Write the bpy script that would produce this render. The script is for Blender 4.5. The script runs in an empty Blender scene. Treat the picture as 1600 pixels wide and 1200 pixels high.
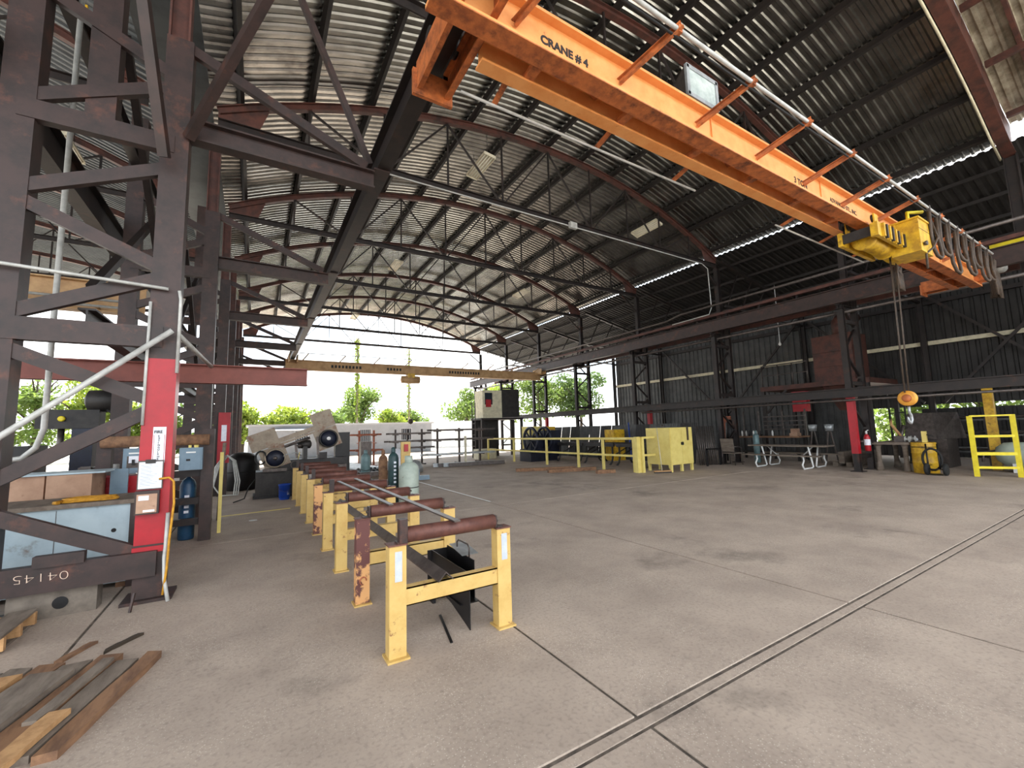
import bpy, math, random
from mathutils import Vector as V, Matrix
random.seed(11)
S = bpy.context.scene
COL = S.collection
R = math.radians

# ------------------------------------------------------------------ camera
cam_d = bpy.data.cameras.new('camera'); cam = bpy.data.objects.new('camera', cam_d); COL.objects.link(cam)
cam_d.sensor_fit = 'HORIZONTAL'; cam_d.sensor_width = 36.0
cam_d.lens = 659.4 / 1600 * 36.0
cam_d.clip_start = 0.05; cam_d.clip_end = 500
_p, _y, _r = R(6.13), R(31.35), R(-1.65)
fw = V((math.sin(_y)*math.cos(_p), math.cos(_y)*math.cos(_p), math.sin(_p)))
rt = V((math.cos(_y), -math.sin(_y), 0)); up = rt.cross(fw)
rt, up = rt*math.cos(_r) + up*math.sin(_r), up*math.cos(_r) - rt*math.sin(_r)
cam.matrix_world = Matrix(((rt.x, up.x, -fw.x, 0), (rt.y, up.y, -fw.y, 0), (rt.z, up.z, -fw.z, 1.6), (0, 0, 0, 1)))
S.camera = cam

# ------------------------------------------------------------------ world, sun, exposure
SKY = 1.0
w = bpy.data.worlds.new('sky'); S.world = w; w.use_nodes = True
nt = w.node_tree; nt.nodes.clear()
out = nt.nodes.new('ShaderNodeOutputWorld'); bg = nt.nodes.new('ShaderNodeBackground')
tc = nt.nodes.new('ShaderNodeTexCoord'); nz = nt.nodes.new('ShaderNodeTexNoise'); rp = nt.nodes.new('ShaderNodeValToRGB')
nz.inputs['Scale'].default_value = 2.6; nz.inputs['Detail'].default_value = 6
rp.color_ramp.elements[0].position = .36; rp.color_ramp.elements[0].color = (.6, .78, .95, 1)
rp.color_ramp.elements[1].position = .52; rp.color_ramp.elements[1].color = (.98, .99, 1, 1)
nt.links.new(tc.outputs['Generated'], nz.inputs['Vector']); nt.links.new(nz.outputs['Fac'], rp.inputs['Fac'])
nt.links.new(rp.outputs['Color'], bg.inputs['Color']); bg.inputs['Strength'].default_value = SKY
nt.links.new(bg.outputs['Background'], out.inputs['Surface'])
sd = bpy.data.lights.new('sun', 'SUN'); sd.energy = 6.5; sd.angle = R(1.0); sd.color = (1, .95, .86)
so = bpy.data.objects.new('sun', sd); COL.objects.link(so)
so.rotation_euler = V((-.03, -.6, -.8)).to_track_quat('-Z', 'Y').to_euler()
so.location = (30, 40, 40)
S.view_settings.view_transform = 'Standard'; S.view_settings.look = 'None'
S.view_settings.gamma = 1; S.view_settings.use_curve_mapping = False
S.view_settings.exposure = 2.0

# ------------------------------------------------------------------ materials
def lin(c):
    return tuple(((x/255)/12.92 if x/255 <= .04045 else ((x/255+.055)/1.055)**2.4) for x in c)
def mat(name, c1, c2=None, scale=6, rough=.6, metal=0, bump=0, lo=.4, hi=.65, c3=None, s3=2.0, lo3=.55, hi3=.68, trans=0, emit=None, stretch=None):
    m = bpy.data.materials.new(name); m.use_nodes = True
    n = m.node_tree.nodes; l = m.node_tree.links; b = n['Principled BSDF']
    b.inputs['Roughness'].default_value = rough; b.inputs['Metallic'].default_value = metal
    a = (*lin(c1), 1)
    b.inputs['Base Color'].default_value = a
    if c2 or c3 or bump:
        t = n.new('ShaderNodeNewGeometry'); pos = t.outputs['Position']
        if stretch:
            mp = n.new('ShaderNodeMapping'); mp.inputs['Scale'].default_value = stretch
            l.new(pos, mp.inputs['Vector']); pos = mp.outputs['Vector']
        z = n.new('ShaderNodeTexNoise'); z.inputs['Scale'].default_value = scale; z.inputs['Detail'].default_value = 5
        z.inputs['Roughness'].default_value = .65
        l.new(pos, z.inputs['Vector'])
        colr = None
        if c2:
            r = n.new('ShaderNodeValToRGB'); r.color_ramp.elements[0].position = lo; r.color_ramp.elements[1].position = hi
            r.color_ramp.elements[0].color = a; r.color_ramp.elements[1].color = (*lin(c2), 1)
            l.new(z.outputs['Fac'], r.inputs['Fac']); colr = r.outputs['Color']
        if c3:
            z3 = n.new('ShaderNodeTexNoise'); z3.inputs['Scale'].default_value = s3; z3.inputs['Detail'].default_value = 8
            z3.inputs['Roughness'].default_value = .7
            l.new(pos, z3.inputs['Vector'])
            r3 = n.new('ShaderNodeMapRange'); r3.inputs['From Min'].default_value = lo3; r3.inputs['From Max'].default_value = hi3
            l.new(z3.outputs['Fac'], r3.inputs['Value'])
            mx = n.new('ShaderNodeMix'); mx.data_type = 'RGBA'
            l.new(r3.outputs['Result'], mx.inputs['Factor'])
            if colr: l.new(colr, mx.inputs['A'])
            else: mx.inputs['A'].default_value = a
            mx.inputs['B'].default_value = (*lin(c3), 1); colr = mx.outputs['Result']
        if colr: l.new(colr, b.inputs['Base Color'])
        if bump:
            bp = n.new('ShaderNodeBump'); bp.inputs['Strength'].default_value = bump; bp.inputs['Distance'].default_value = .02
            l.new(z.outputs['Fac'], bp.inputs['Height']); l.new(bp.outputs['Normal'], b.inputs['Normal'])
    if trans:
        b.inputs['Transmission Weight'].default_value = trans
    if emit:
        b.inputs['Emission Color'].default_value = (*lin(emit[0]), 1); b.inputs['Emission Strength'].default_value = emit[1]
    return m

def concrete():
    m = mat('concrete_floor', (182, 166, 152), (156, 141, 129), 1.1, .78, 0, 0, .35, .7, (96, 88, 80), .45, .56, .74)
    n = m.node_tree.nodes; l = m.node_tree.links; b = n['Principled BSDF']
    src = b.inputs['Base Color'].links[0].from_socket
    pos = n.new('ShaderNodeNewGeometry').outputs['Position']
    # light aggregate showing through the worn surface
    v = n.new('ShaderNodeTexVoronoi'); v.inputs['Scale'].default_value = 62; l.new(pos, v.inputs['Vector'])
    n1 = n.new('ShaderNodeTexNoise'); n1.inputs['Scale'].default_value = 1.6; n1.inputs['Detail'].default_value = 4; l.new(pos, n1.inputs['Vector'])
    a1 = n.new('ShaderNodeMapRange'); a1.inputs['From Min'].default_value = .28; a1.inputs['From Max'].default_value = .12
    l.new(v.outputs['Distance'], a1.inputs['Value'])
    a2 = n.new('ShaderNodeMapRange'); a2.inputs['From Min'].default_value = .4; a2.inputs['From Max'].default_value = .62
    l.new(n1.outputs['Fac'], a2.inputs['Value'])
    mu = n.new('ShaderNodeMath'); mu.operation = 'MULTIPLY'; l.new(a1.outputs['Result'], mu.inputs[0]); l.new(a2.outputs['Result'], mu.inputs[1])
    mu2 = n.new('ShaderNodeMath'); mu2.operation = 'MULTIPLY'; l.new(mu.outputs[0], mu2.inputs[0]); mu2.inputs[1].default_value = .85
    mx = n.new('ShaderNodeMix'); mx.data_type = 'RGBA'; l.new(mu2.outputs[0], mx.inputs['Factor']); l.new(src, mx.inputs['A'])
    mx.inputs['B'].default_value = (*lin((214, 204, 190)), 1)
    # fine dirt grain
    n2 = n.new('ShaderNodeTexNoise'); n2.inputs['Scale'].default_value = 38; n2.inputs['Detail'].default_value = 6; l.new(pos, n2.inputs['Vector'])
    a3 = n.new('ShaderNodeMapRange'); a3.inputs['From Min'].default_value = .5; a3.inputs['From Max'].default_value = .75; a3.inputs['To Max'].default_value = .35
    l.new(n2.outputs['Fac'], a3.inputs['Value'])
    mx2 = n.new('ShaderNodeMix'); mx2.data_type = 'RGBA'; l.new(a3.outputs['Result'], mx2.inputs['Factor']); l.new(mx.outputs['Result'], mx2.inputs['A'])
    mx2.inputs['B'].default_value = (*lin((92, 84, 77)), 1)
    l.new(mx2.outputs['Result'], b.inputs['Base Color'])
    bp = n.new('ShaderNodeBump'); bp.inputs['Strength'].default_value = .35; bp.inputs['Distance'].default_value = .006
    l.new(n2.outputs['Fac'], bp.inputs['Height']); l.new(bp.outputs['Normal'], b.inputs['Normal'])
    return m

K = {}
K['floor'] = concrete()
K['joint'] = mat('joint_filler', (70, 63, 57), (112, 101, 91), 9, .9)
K['ground'] = mat('yard_ground', (186, 180, 170), (160, 154, 146), .6, .9)
K['grass'] = mat('grass', (70, 96, 36), (110, 130, 60), 2, .9)
K['roof'] = mat('galvanised_roof', (168, 167, 162), (116, 115, 111), 1.2, .26, .95, 0, .4, .7, (70, 60, 52), .5, .6, .75)
K['roof_left'] = mat('blue_grey_roof', (74, 80, 84), (52, 56, 60), 1.2, .45, .4)
K['roof_light'] = mat('pale_roof_sheet', (178, 170, 152), (128, 118, 100), 3, .6, .1)
K['wallsheet'] = mat('grey_wall_sheet', (80, 80, 79), (58, 58, 58), 2, .55, .3, 0, .4, .7, (72, 58, 48), .7, .6, .75)
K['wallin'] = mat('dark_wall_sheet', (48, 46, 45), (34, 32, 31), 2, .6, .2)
K['steel'] = mat('brown_steel', (60, 44, 41), (43, 34, 32), 5, .5, .1, 0, .4, .65, (92, 56, 44), 3, .56, .7)
K['steel2'] = mat('dark_steel', (46, 38, 36), (30, 27, 27), 4, .5, .2, 0, .4, .65, (78, 48, 36), 2.2, .58, .72)
K['truss'] = mat('red_oxide_steel', (92, 54, 45), (64, 41, 36), 4, .6, .05, 0, .4, .65, (46, 34, 32), 1.5, .55, .7)
K['purlin'] = mat('purlin_steel', (40, 34, 33), (28, 25, 25), 3, .6, .1)
K['red'] = mat('red_paint', (168, 20, 34), (148, 18, 30), 5, .4, 0, 0, .4, .7, (96, 40, 34), 7, .68, .74)
K['jib'] = mat('red_primer', (126, 68, 58), (110, 58, 50), 3, .6)
K['orange'] = mat('crane_orange', (234, 162, 96), (222, 142, 74), 4, .5, 0, 0, .4, .7, (150, 84, 44), 9, .64, .74)
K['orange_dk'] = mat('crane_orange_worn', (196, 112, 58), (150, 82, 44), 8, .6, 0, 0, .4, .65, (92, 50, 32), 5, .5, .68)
K['yellow'] = mat('stand_yellow', (206, 174, 106), (190, 154, 86), 6, .5, 0, 0, .4, .7, (120, 72, 46), 10, .61, .68)
K['yellow2'] = mat('safety_yellow', (224, 206, 122), (210, 188, 102), 4, .5, 0, 0, .4, .7, (128, 92, 44), 8, .7, .76)
K['yellow3'] = mat('bright_yellow', (232, 214, 40), (214, 192, 34), 6, .45, 0, 0, .4, .7, (120, 96, 40), 9, .7, .76)
K['hoist'] = mat('hoist_yellow', (214, 172, 40), (170, 128, 32), 7, .45, 0, 0, .4, .65, (80, 56, 24), 6, .58, .7)
K['tan'] = mat('tan_crane', (188, 152, 108), (160, 124, 84), 3, .6)
K['rust'] = mat('rusty_roller', (112, 72, 62), (86, 54, 48), 9, .55, .3, .2)
K['rustor'] = mat('orange_rust', (170, 96, 66), (116, 70, 56), 7, .7)
K['worn'] = mat('worn_paint', (214, 160, 104), (98, 58, 54), 5, .6, 0, 0, .47, .52, None)
K['bare'] = mat('bare_steel', (96, 88, 84), (72, 65, 62), 9, .42, .6)
K['black'] = mat('black_steel', (34, 32, 33), (24, 23, 24), 6, .45, .3)
K['dark'] = mat('grimy_machine', (52, 48, 46), (34, 32, 32), 5, .55, .2)
K['navy'] = mat('navy_machine', (30, 34, 52), (20, 22, 34), 5, .45, .2)
K['galv'] = mat('galvanised_pipe', (176, 180, 182), (148, 152, 154), 8, .4, .5)
K['pipe'] = mat('grey_conduit', (196, 196, 192), (170, 170, 166), 7, .5, .15)
K['cream'] = mat('cream_pipe', (216, 208, 180), (190, 182, 156), 6, .6)
K['white'] = mat('white_paint', (232, 232, 230), (210, 210, 208), 5, .5)
K['fixture'] = mat('fixture_enamel', (226, 218, 196), (200, 192, 170), 5, .5)
K['tubeglass'] = mat('tube_glass', (238, 236, 224), None, 5, .2)
K['glass'] = mat('lamp_glass', (196, 206, 202), (166, 178, 176), 9, .15)
K['sticker'] = mat('worn_sticker', (176, 184, 198), (196, 200, 206), 14, .5)
K['block'] = mat('old_concrete', (118, 108, 98), (92, 84, 76), 6, .9)
K['paper'] = mat('paper', (232, 234, 242), (214, 218, 230), 18, .5)
K['ink'] = mat('black_lettering', (26, 24, 24), None, 5, .6)
K['chalk'] = mat('chalk', (226, 200, 180), None, 5, .9)
K['elec'] = mat('panel_grey', (118, 140, 156), (104, 126, 142), 4, .45)
K['chest'] = mat('pale_blue_panel', (178, 196, 204), (160, 178, 188), 3, .55, 0, 0, .4, .7, (120, 112, 104), 3, .62, .74)
K['wood'] = mat('grey_wood', (128, 116, 104), (100, 88, 78), 12, .85, 0, .3, stretch=(1, .25, 1))
K['wood2'] = mat('brown_wood', (142, 106, 78), (104, 76, 58), 12, .85, 0, .3, stretch=(1, .25, 1))
K['wood3'] = mat('raw_wood', (190, 148, 102), (160, 120, 80), 12, .85, 0, .2)
K['ply'] = mat('plywood', (176, 142, 118), (152, 118, 96), 3, .7, 0, 0, .4, .65, (112, 76, 58), 5, .6, .7)
K['machbeige'] = mat('saw_enamel', (150, 136, 118), (128, 114, 98), 5, .5, .1, 0, .4, .65, (122, 78, 54), 4, .54, .66)
K['cylg'] = mat('grey_green_cylinder', (112, 138, 140), (92, 118, 122), 7, .45, .1, 0, .4, .65, (90, 84, 78), 9, .62, .72)
K['cyldk'] = mat('dark_green_cylinder', (44, 72, 74), (32, 54, 58), 7, .45, .1)
K['cylblue'] = mat('blue_cylinder', (38, 78, 110), (28, 60, 90), 7, .45)
K['tank'] = mat('pale_tank', (176, 188, 176), (156, 168, 158), 5, .5, 0, 0, .4, .65, (120, 112, 96), 8, .62, .72)
K['blue'] = mat('blue_plastic', (28, 72, 170), (22, 60, 150), 5, .4)
K['rope'] = mat('yellow_rope', (206, 150, 40), (170, 118, 30), 20, .7)
K['rubber'] = mat('black_rubber', (28, 28, 28), None, 5, .8)
K['cable'] = mat('brown_cable', (74, 58, 44), (44, 36, 30), 14, .6)
K['trailer'] = mat('trailer_siding', (172, 178, 186), (160, 167, 175), 2, .6)
K['trailtrim'] = mat('trailer_trim', (188, 193, 200), None, 2, .6)
K['window'] = mat('dark_window', (40, 46, 54), None, 2, .2)
K['bark'] = mat('bark', (66, 54, 42), (46, 38, 30), 4, .9)
def leafmat(name, a, b):
    m = mat(name, a, b, 1.2, .6, 0, 0, .35, .65)
    n = m.node_tree.nodes; l = m.node_tree.links; p = n['Principled BSDF']
    tr = n.new('ShaderNodeBsdfTranslucent'); ad = n.new('ShaderNodeMixShader'); ad.inputs[0].default_value = .55
    l.new(p.inputs['Base Color'].links[0].from_socket, tr.inputs['Color'])
    l.new(p.outputs[0], ad.inputs[1]); l.new(tr.outputs[0], ad.inputs[2])
    l.new(ad.outputs[0], n['Material Output'].inputs['Surface'])
    return m
K['leaf1'] = leafmat('leaf_yellow_green', (140, 152, 56), (96, 120, 44))
K['leaf2'] = leafmat('leaf_mid_green', (116, 134, 62), (78, 102, 46))
K['leaf3'] = leafmat('leaf_dark_green', (92, 112, 58), (62, 84, 42))

# ------------------------------------------------------------------ mesh helpers
class MB:
    def __init__(s): s.v = []; s.f = []; s.sm = []
    def add(s, vs, fs, smooth=False):
        o = len(s.v); s.v += [tuple(x) for x in vs]
        for f in fs: s.f.append(tuple(i+o for i in f)); s.sm.append(smooth)
        return s
    def box(s, c, d, rot=None):
        hx, hy, hz = d[0]/2, d[1]/2, d[2]/2
        vs = [V((x, y, z)) for x in (-hx, hx) for y in (-hy, hy) for z in (-hz, hz)]
        if rot is not None: vs = [rot @ v for v in vs]
        c = V(c); vs = [v + c for v in vs]
        return s.add(vs, [(0,1,3,2), (4,6,7,5), (0,4,5,1), (2,3,7,6), (0,2,6,4), (1,5,7,3)])
    def b2(s, x0, x1, y0, y1, z0, z1):
        return s.box(((x0+x1)/2, (y0+y1)/2, (z0+z1)/2), (abs(x1-x0), abs(y1-y0), abs(z1-z0)))
    @staticmethod
    def axes(p0, p1, upv=(0, 0, 1)):
        d = (V(p1)-V(p0)).normalized(); u = V(upv)
        if abs(d.dot(u)) > .98: u = V((0, 1, 0)) if abs(d.y) < .9 else V((1, 0, 0))
        side = d.cross(u).normalized(); return d, side, side.cross(d)
    def prof(s, p0, p1, pts, upv=(0, 0, 1), smooth=False):
        p0, p1 = V(p0), V(p1); d, a, b = s.axes(p0, p1, upv); n = len(pts)
        vs = [p0+a*x+b*y for x, y in pts] + [p1+a*x+b*y for x, y in pts]
        o = len(s.v); s.v += [tuple(x) for x in vs]
        for i in range(n):
            j = (i+1) % n; s.f.append((o+i, o+j, o+n+j, o+n+i)); s.sm.append(smooth)
        s.f.append(tuple(o+i for i in range(n))[::-1]); s.sm.append(False)
        s.f.append(tuple(o+n+i for i in range(n))); s.sm.append(False)
        return s
    def bar(s, p0, p1, w, h=None, upv=(0, 0, 1)):
        h = h or w
        return s.prof(p0, p1, [(-w/2, -h/2), (w/2, -h/2), (w/2, h/2), (-w/2, h/2)], upv)
    def ibeam(s, p0, p1, w, h, t=.02, upv=(0, 0, 1)):
        a, b = w/2, h/2; t2 = t*.4
        return s.prof(p0, p1, [(-a,-b),(a,-b),(a,-b+t),(t2,-b+t),(t2,b-t),(a,b-t),(a,b),(-a,b),(-a,b-t),(-t2,b-t),(-t2,-b+t),(-a,-b+t)], upv)
    def chan(s, p0, p1, w, h, t=.015, upv=(0, 0, 1)):
        b = h/2
        return s.prof(p0, p1, [(0,-b),(w,-b),(w,-b+t),(t,-b+t),(t,b-t),(w,b-t),(w,b),(0,b)], upv)
    def angle(s, p0, p1, w, t=.01, upv=(0, 0, 1), flip=1):
        q = w*.707; k = t*1.414
        return s.prof(p0, p1, [(-q,-q/2),(0,q/2),(q,-q/2),(q,-q/2-k),(0,q/2-k),(-q,-q/2-k)], upv)
    def tube(s, path, r, n=10, cap=True):
        P = [V(p) for p in path]; rings = []
        rr = r if isinstance(r, (list, tuple)) else [r]*len(P)
        for i, p in enumerate(P):
            a = P[max(i-1, 0)]; b = P[min(i+1, len(P)-1)]
            d, x, y = s.axes(a, b)
            if rings:
                # keep the frame from twisting
                x = (px - d*px.dot(d)).normalized(); y = x.cross(d)
            px = x
            rings.append([p+(x*math.cos(2*math.pi*k/n)+y*math.sin(2*math.pi*k/n))*rr[i] for k in range(n)])
        o = len(s.v)
        for g in rings: s.v += [tuple(q) for q in g]
        for i in range(len(P)-1):
            for k in range(n):
                j = (k+1) % n
                s.f.append((o+i*n+k, o+i*n+j, o+(i+1)*n+j, o+(i+1)*n+k)); s.sm.append(True)
        if cap:
            s.f.append(tuple(o+k for k in range(n))[::-1]); s.sm.append(False)
            q = o+(len(P)-1)*n; s.f.append(tuple(q+k for k in range(n))); s.sm.append(False)
        return s
    def lathe(s, pr, c, n=20, axis='Z', cap=True):
        def T(r, z, a):
            x, y = r*math.cos(a), r*math.sin(a)
            q = {'Z': (x, y, z), 'X': (z, x, y), 'Y': (x, z, y)}[axis]
            return V(q)+V(c)
        o = len(s.v); m = len(pr)
        for r, z in pr:
            for k in range(n): s.v.append(tuple(T(max(r, .0005), z, 2*math.pi*k/n)))
        for i in range(m-1):
            for k in range(n):
                j = (k+1) % n; s.f.append((o+i*n+k, o+i*n+j, o+(i+1)*n+j, o+(i+1)*n+k)); s.sm.append(True)
        if not cap: return s
        s.f.append(tuple(o+k for k in range(n))[::-1]); s.sm.append(False)
        s.f.append(tuple(o+(m-1)*n+k for k in range(n))); s.sm.append(False)
        return s
    def mesh(s, name, m, base):
        me = bpy.data.meshes.new(name); b = V(base)
        me.from_pydata([(x-b.x, y-b.y, z-b.z) for x, y, z in s.v], [], s.f)
        me.polygons.foreach_set('use_smooth', s.sm)
        me.materials.append(K[m] if isinstance(m, str) else m)
        me.validate(); me.update()
        return me

BASE = {}
def tag(o, label=None, cat=None, group=None, kind=None):
    if label: o['label'] = label
    if cat: o['category'] = cat
    if group: o['group'] = group
    if kind: o['kind'] = kind
    return o
def thing(name, label, cat, base, group=None):
    o = bpy.data.objects.new(name, None); COL.objects.link(o); o.location = base
    o.empty_display_size = .2
    BASE[o] = V(base); return tag(o, label, cat, group)
def part(par, name, mb, m, label=None):
    b = BASE[par]; o = bpy.data.objects.new(name, mb.mesh(name, m, b)); COL.objects.link(o)
    o.parent = par; BASE[o] = b
    if label: o['label'] = label
    return o
def solo(name, mb, m, label, cat, group=None, base=None):
    if base is None:
        n = len(mb.v); base = (sum(v[0] for v in mb.v)/n, sum(v[1] for v in mb.v)/n, min(v[2] for v in mb.v))
    o = bpy.data.objects.new(name, mb.mesh(name, m, base)); COL.objects.link(o); o.location = base; BASE[o] = V(base)
    return tag(o, label, cat, group)
def struct(name, mb, m, base=(0, 0, 0)):
    o = bpy.data.objects.new(name, mb.mesh(name, m, base)); COL.objects.link(o); o.location = base; BASE[o] = V(base)
    o['kind'] = 'structure'; return o
def structroot(name, base=(0, 0, 0)):
    o = bpy.data.objects.new(name, None); COL.objects.link(o); o.location = base; BASE[o] = V(base); o['kind'] = 'structure'; return o
def dup(root, delta, label=None, rz=None, group=None):
    r = root.copy(); COL.objects.link(r); r.location = V(root.location)+V(delta); BASE[r] = V(r.location)
    if rz is not None: r.rotation_euler = (0, 0, rz)
    if label: r['label'] = label
    if group: r['group'] = group
    for ch in [c for c in root.children]:
        c = ch.copy(); COL.objects.link(c); c.parent = r; BASE[c] = BASE[r]
        for g in [q for q in ch.children]:
            d = g.copy(); COL.objects.link(d); d.parent = c; BASE[d] = BASE[r]
    return r
def text(par, name, s, size, m, origin, xdir, ydir, label=None, bold=0, sx=1):
    cu = bpy.data.curves.new('lettering', 'FONT'); cu.body = s; cu.size = size; cu.offset = bold; cu.extrude = .0015
    tmp = bpy.data.objects.new('tmp_text', cu); COL.objects.link(tmp)
    dg = bpy.context.evaluated_depsgraph_get(); me = bpy.data.meshes.new_from_object(tmp.evaluated_get(dg))
    bpy.data.objects.remove(tmp); bpy.data.curves.remove(cu)
    x, y = V(xdir).normalized(), V(ydir).normalized(); zz = x.cross(y); b = BASE[par]; o0 = V(origin)-b
    for v in me.vertices: v.co = o0 + x*v.co.x*sx + y*v.co.y + zz*v.co.z
    me.materials.clear(); me.materials.append(K[m])
    o = bpy.data.objects.new(name, me); COL.objects.link(o); o.parent = par; BASE[o] = b
    if label: o['label'] = label
    return o
# ================================================================== LARGE STRUCTURE
ORD = ['first', 'second', 'third', 'fourth', 'fifth', 'sixth', 'seventh', 'eighth', 'ninth', 'tenth', 'eleventh', 'twelfth']
FY = [5.8, 10.2, 14.6, 19.0, 23.4, 27.8, 32.2]
XL, XR = -.87, 16.5          # roof columns of the arched bay
CX, RAD = 7.82, 19.3
def arc(x): return 8.35 - 17.2 + math.sqrt(RAD*RAD-(x-CX)**2)      # underside of the arch

# ---- ground and floor slabs
g = MB(); g.b2(-160, 160, -60, 200, -.3, -.06); struct('ground_yard', g, 'ground')
fl = structroot('floor')
part(fl, 'sub_base', MB().b2(-3.4, 24.2, -6, 33.2, -.2, -.009), 'joint')
xs = [-3.4, -1.18, 1.86, 4.52, 7.86, 10.95, 14.05, 17.2, 24.2]
ys = [-6, -2.3, 1.73, 1.82, 8.05, 14.4, 20.6, 26.9, 33.2]
for j in range(len(ys)-1):
    for i in range(len(xs)-1):
        strip = ys[j] == 1.73
        if ys[j] == 1.73 and i: continue
        x0, x1 = (xs[0], xs[-1]) if strip else (xs[i], xs[i+1])
        gap = .012; zt = -.005 if strip else random.uniform(-.003, 0)
        gx = .02 if abs(xs[i]-1.86) < .1 and ys[j] < 1 else gap
        m = MB(); q = .002
        xa, xb, ya, yb = x0+gap, x1-gap, ys[j]+gap, ys[j+1]-gap
        # a slab with a worn, chamfered arris
        m.add([(xa, ya, -.05), (xb, ya, -.05), (xb, yb, -.05), (xa, yb, -.05), (xa, ya, zt-q), (xb, ya, zt-q), (xb, yb, zt-q), (xa, yb, zt-q),
               (xa+q, ya+q, zt), (xb-q, ya+q, zt), (xb-q, yb-q, zt), (xa+q, yb-q, zt)],
              [(3, 2, 1, 0), (0, 1, 5, 4), (1, 2, 6, 5), (2, 3, 7, 6), (3, 0, 4, 7), (4, 5, 9, 8), (5, 6, 10, 9), (6, 7, 11, 10), (7, 4, 8, 11), (8, 9, 10, 11)])
        part(fl, 'joint_strip' if strip else 'slab', m, 'floor')
part(fl, 'painted_line', MB().b2(4.55, 4.60, 8.6, 18.5, -.01, .0006), 'white', 'worn white floor line')
part(fl, 'painted_line', MB().box((.05, 10.75, .0), (1.35, .09, .006), Matrix.Rotation(R(6), 3, 'Z')), 'yellow2', 'yellow floor line')
# left bay floor and far apron
struct('floor_left', MB().b2(-24, -3.42, -6, 33.2, -.2, -.004), 'floor')
struct('floor_apron', MB().b2(-24, 24.2, 33.22, 60, -.2, -.01), 'ground')

# ---- corrugated roofs
def corr_roof(y0, y1, x0, x1, zf, pitch=.19, dep=.035, seg=26, th=.0):
    m = MB(); n = max(1, int(round((y1-y0)/pitch))); rows = []
    for k in range(n):
        a = y0+(y1-y0)*k/n; b = (y1-y0)/n
        rows += [(a, 0), (a+b*.3, 0), (a+b*.45, dep), (a+b*.85, dep)]
    rows.append((y1, 0)); W = seg+1
    vs = []
    for y, dz in rows:
        for i in range(W):
            x = x0+(x1-x0)*i/seg; vs.append((x, y, zf(x)+dz))
    fs = [(r*W+i, r*W+i+1, (r+1)*W+i+1, (r+1)*W+i) for r in range(len(rows)-1) for i in range(seg)]
    m.add(vs, fs); return m
ceil = structroot('ceiling_main', (0, 0, 8.3))
ends = [2.05] + FY[1:-1] + [33.1]
ends = [2.05, 5.8, 10.2, 14.6, 19.0, 23.4, 27.8, 33.1]
for a, b in zip(ends[:-1], ends[1:]):
    part(ceil, 'roof_sheet', corr_roof(a, b, XL-.25, XR+.28, lambda x: arc(min(max(x, XL), XR))+.405), 'roof')
cl = structroot('ceiling_left', (-18.6, 0, 8.3))
for a, b in ((-4.5, 5.8), (5.8, 14.6), (14.6, 23.4), (23.4, 33.1)):
    part(cl, 'roof_sheet', corr_roof(a, b, XL-.25-18.5, XR+.28-18.5, lambda x: arc(min(max(x+18.5, XL), XR))+.405, seg=16), 'roof_left')
part(cl, 'valley_gutter', MB().b2(-1.98, -1.0, -4.5, 33.1, 8.62, 8.66), 'roof_left')
def lean(x): return 8.672-(x-16.9)*.21
cr = structroot('ceiling_right', (20, 0, 7))
for a, b in zip([-2.5]+FY, FY+[33.1]):
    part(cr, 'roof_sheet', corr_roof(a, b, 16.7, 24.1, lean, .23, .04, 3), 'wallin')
cc = structroot('ceiling_canopy', (8, 0, 10))
part(cc, 'roof_sheet', corr_roof(-4.5, 1.96, XL-2, XR+.6, lambda x: arc(min(max(x, XL), XR))+.95, .21, .05, 18), 'roof_light')
for i, y in enumerate((1.35, .45, -.6, -1.9)):
    m = MB()
    for k in range(16):
        a = XL+(XR-XL)*k/16; b = XL+(XR-XL)*(k+1)/16
        m.bar((a, y, arc(a)+.83), (b, y, arc(b)+.83), .07, .18)
    part(cc, 'rafter', m, 'truss')
for x in (9.5, 11.2, 12.9, 14.6, 16.2):
    part(cc, 'rafter_tie', MB().bar((x, -4.4, arc(x)+.68), (x, 1.9, arc(x)+.68), .1, .14), 'truss')

# ---- end arch (deep plate girder at the camera end of the arched roof)
m = MB()
for k in range(24):
    a = XL+(XR+.4-XL)*k/24; b = XL+(XR+.4-XL)*(k+1)/24; A = lambda x: arc(min(x, XR))
    m.prof((a, 2.02, A(a)+.42), (b, 2.02, A(b)+.42), [(-.06, -.4), (.06, -.4), (.06, .5), (-.06, .5)])
t = thing('end_arch', 'deep rusty arched plate girder edging the near end of the barrel roof', 'arch', (8, 2.02, 8.3))
part(t, 'arch_web', m, 'truss')
m = MB()
for k in range(24):
    a = XL+(XR+.4-XL)*k/24; b = XL+(XR+.4-XL)*(k+1)/24
    m.bar((a, 2.02, A(a)+.0), (b, 2.02, A(b)+.0), .24, .03)
part(t, 'arch_flange', m, 'truss')
part(t, 'edge_pipe', MB().tube([(x, 2.18, A(x)-.03) for x in [XL+(XR+.3-XL)*k/20 for k in range(21)]], .025, 6), 'cream')
part(t, 'end_post', MB().ibeam((XR+.35, 2.02, 0), (XR+.35, 2.02, 8.4), .2, .25), 'steel2')
part(t, 'end_post', MB().ibeam((XL-.2, 2.02, 5.35), (XL-.2, 2.02, 8.4), .2, .25), 'steel2')

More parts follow.
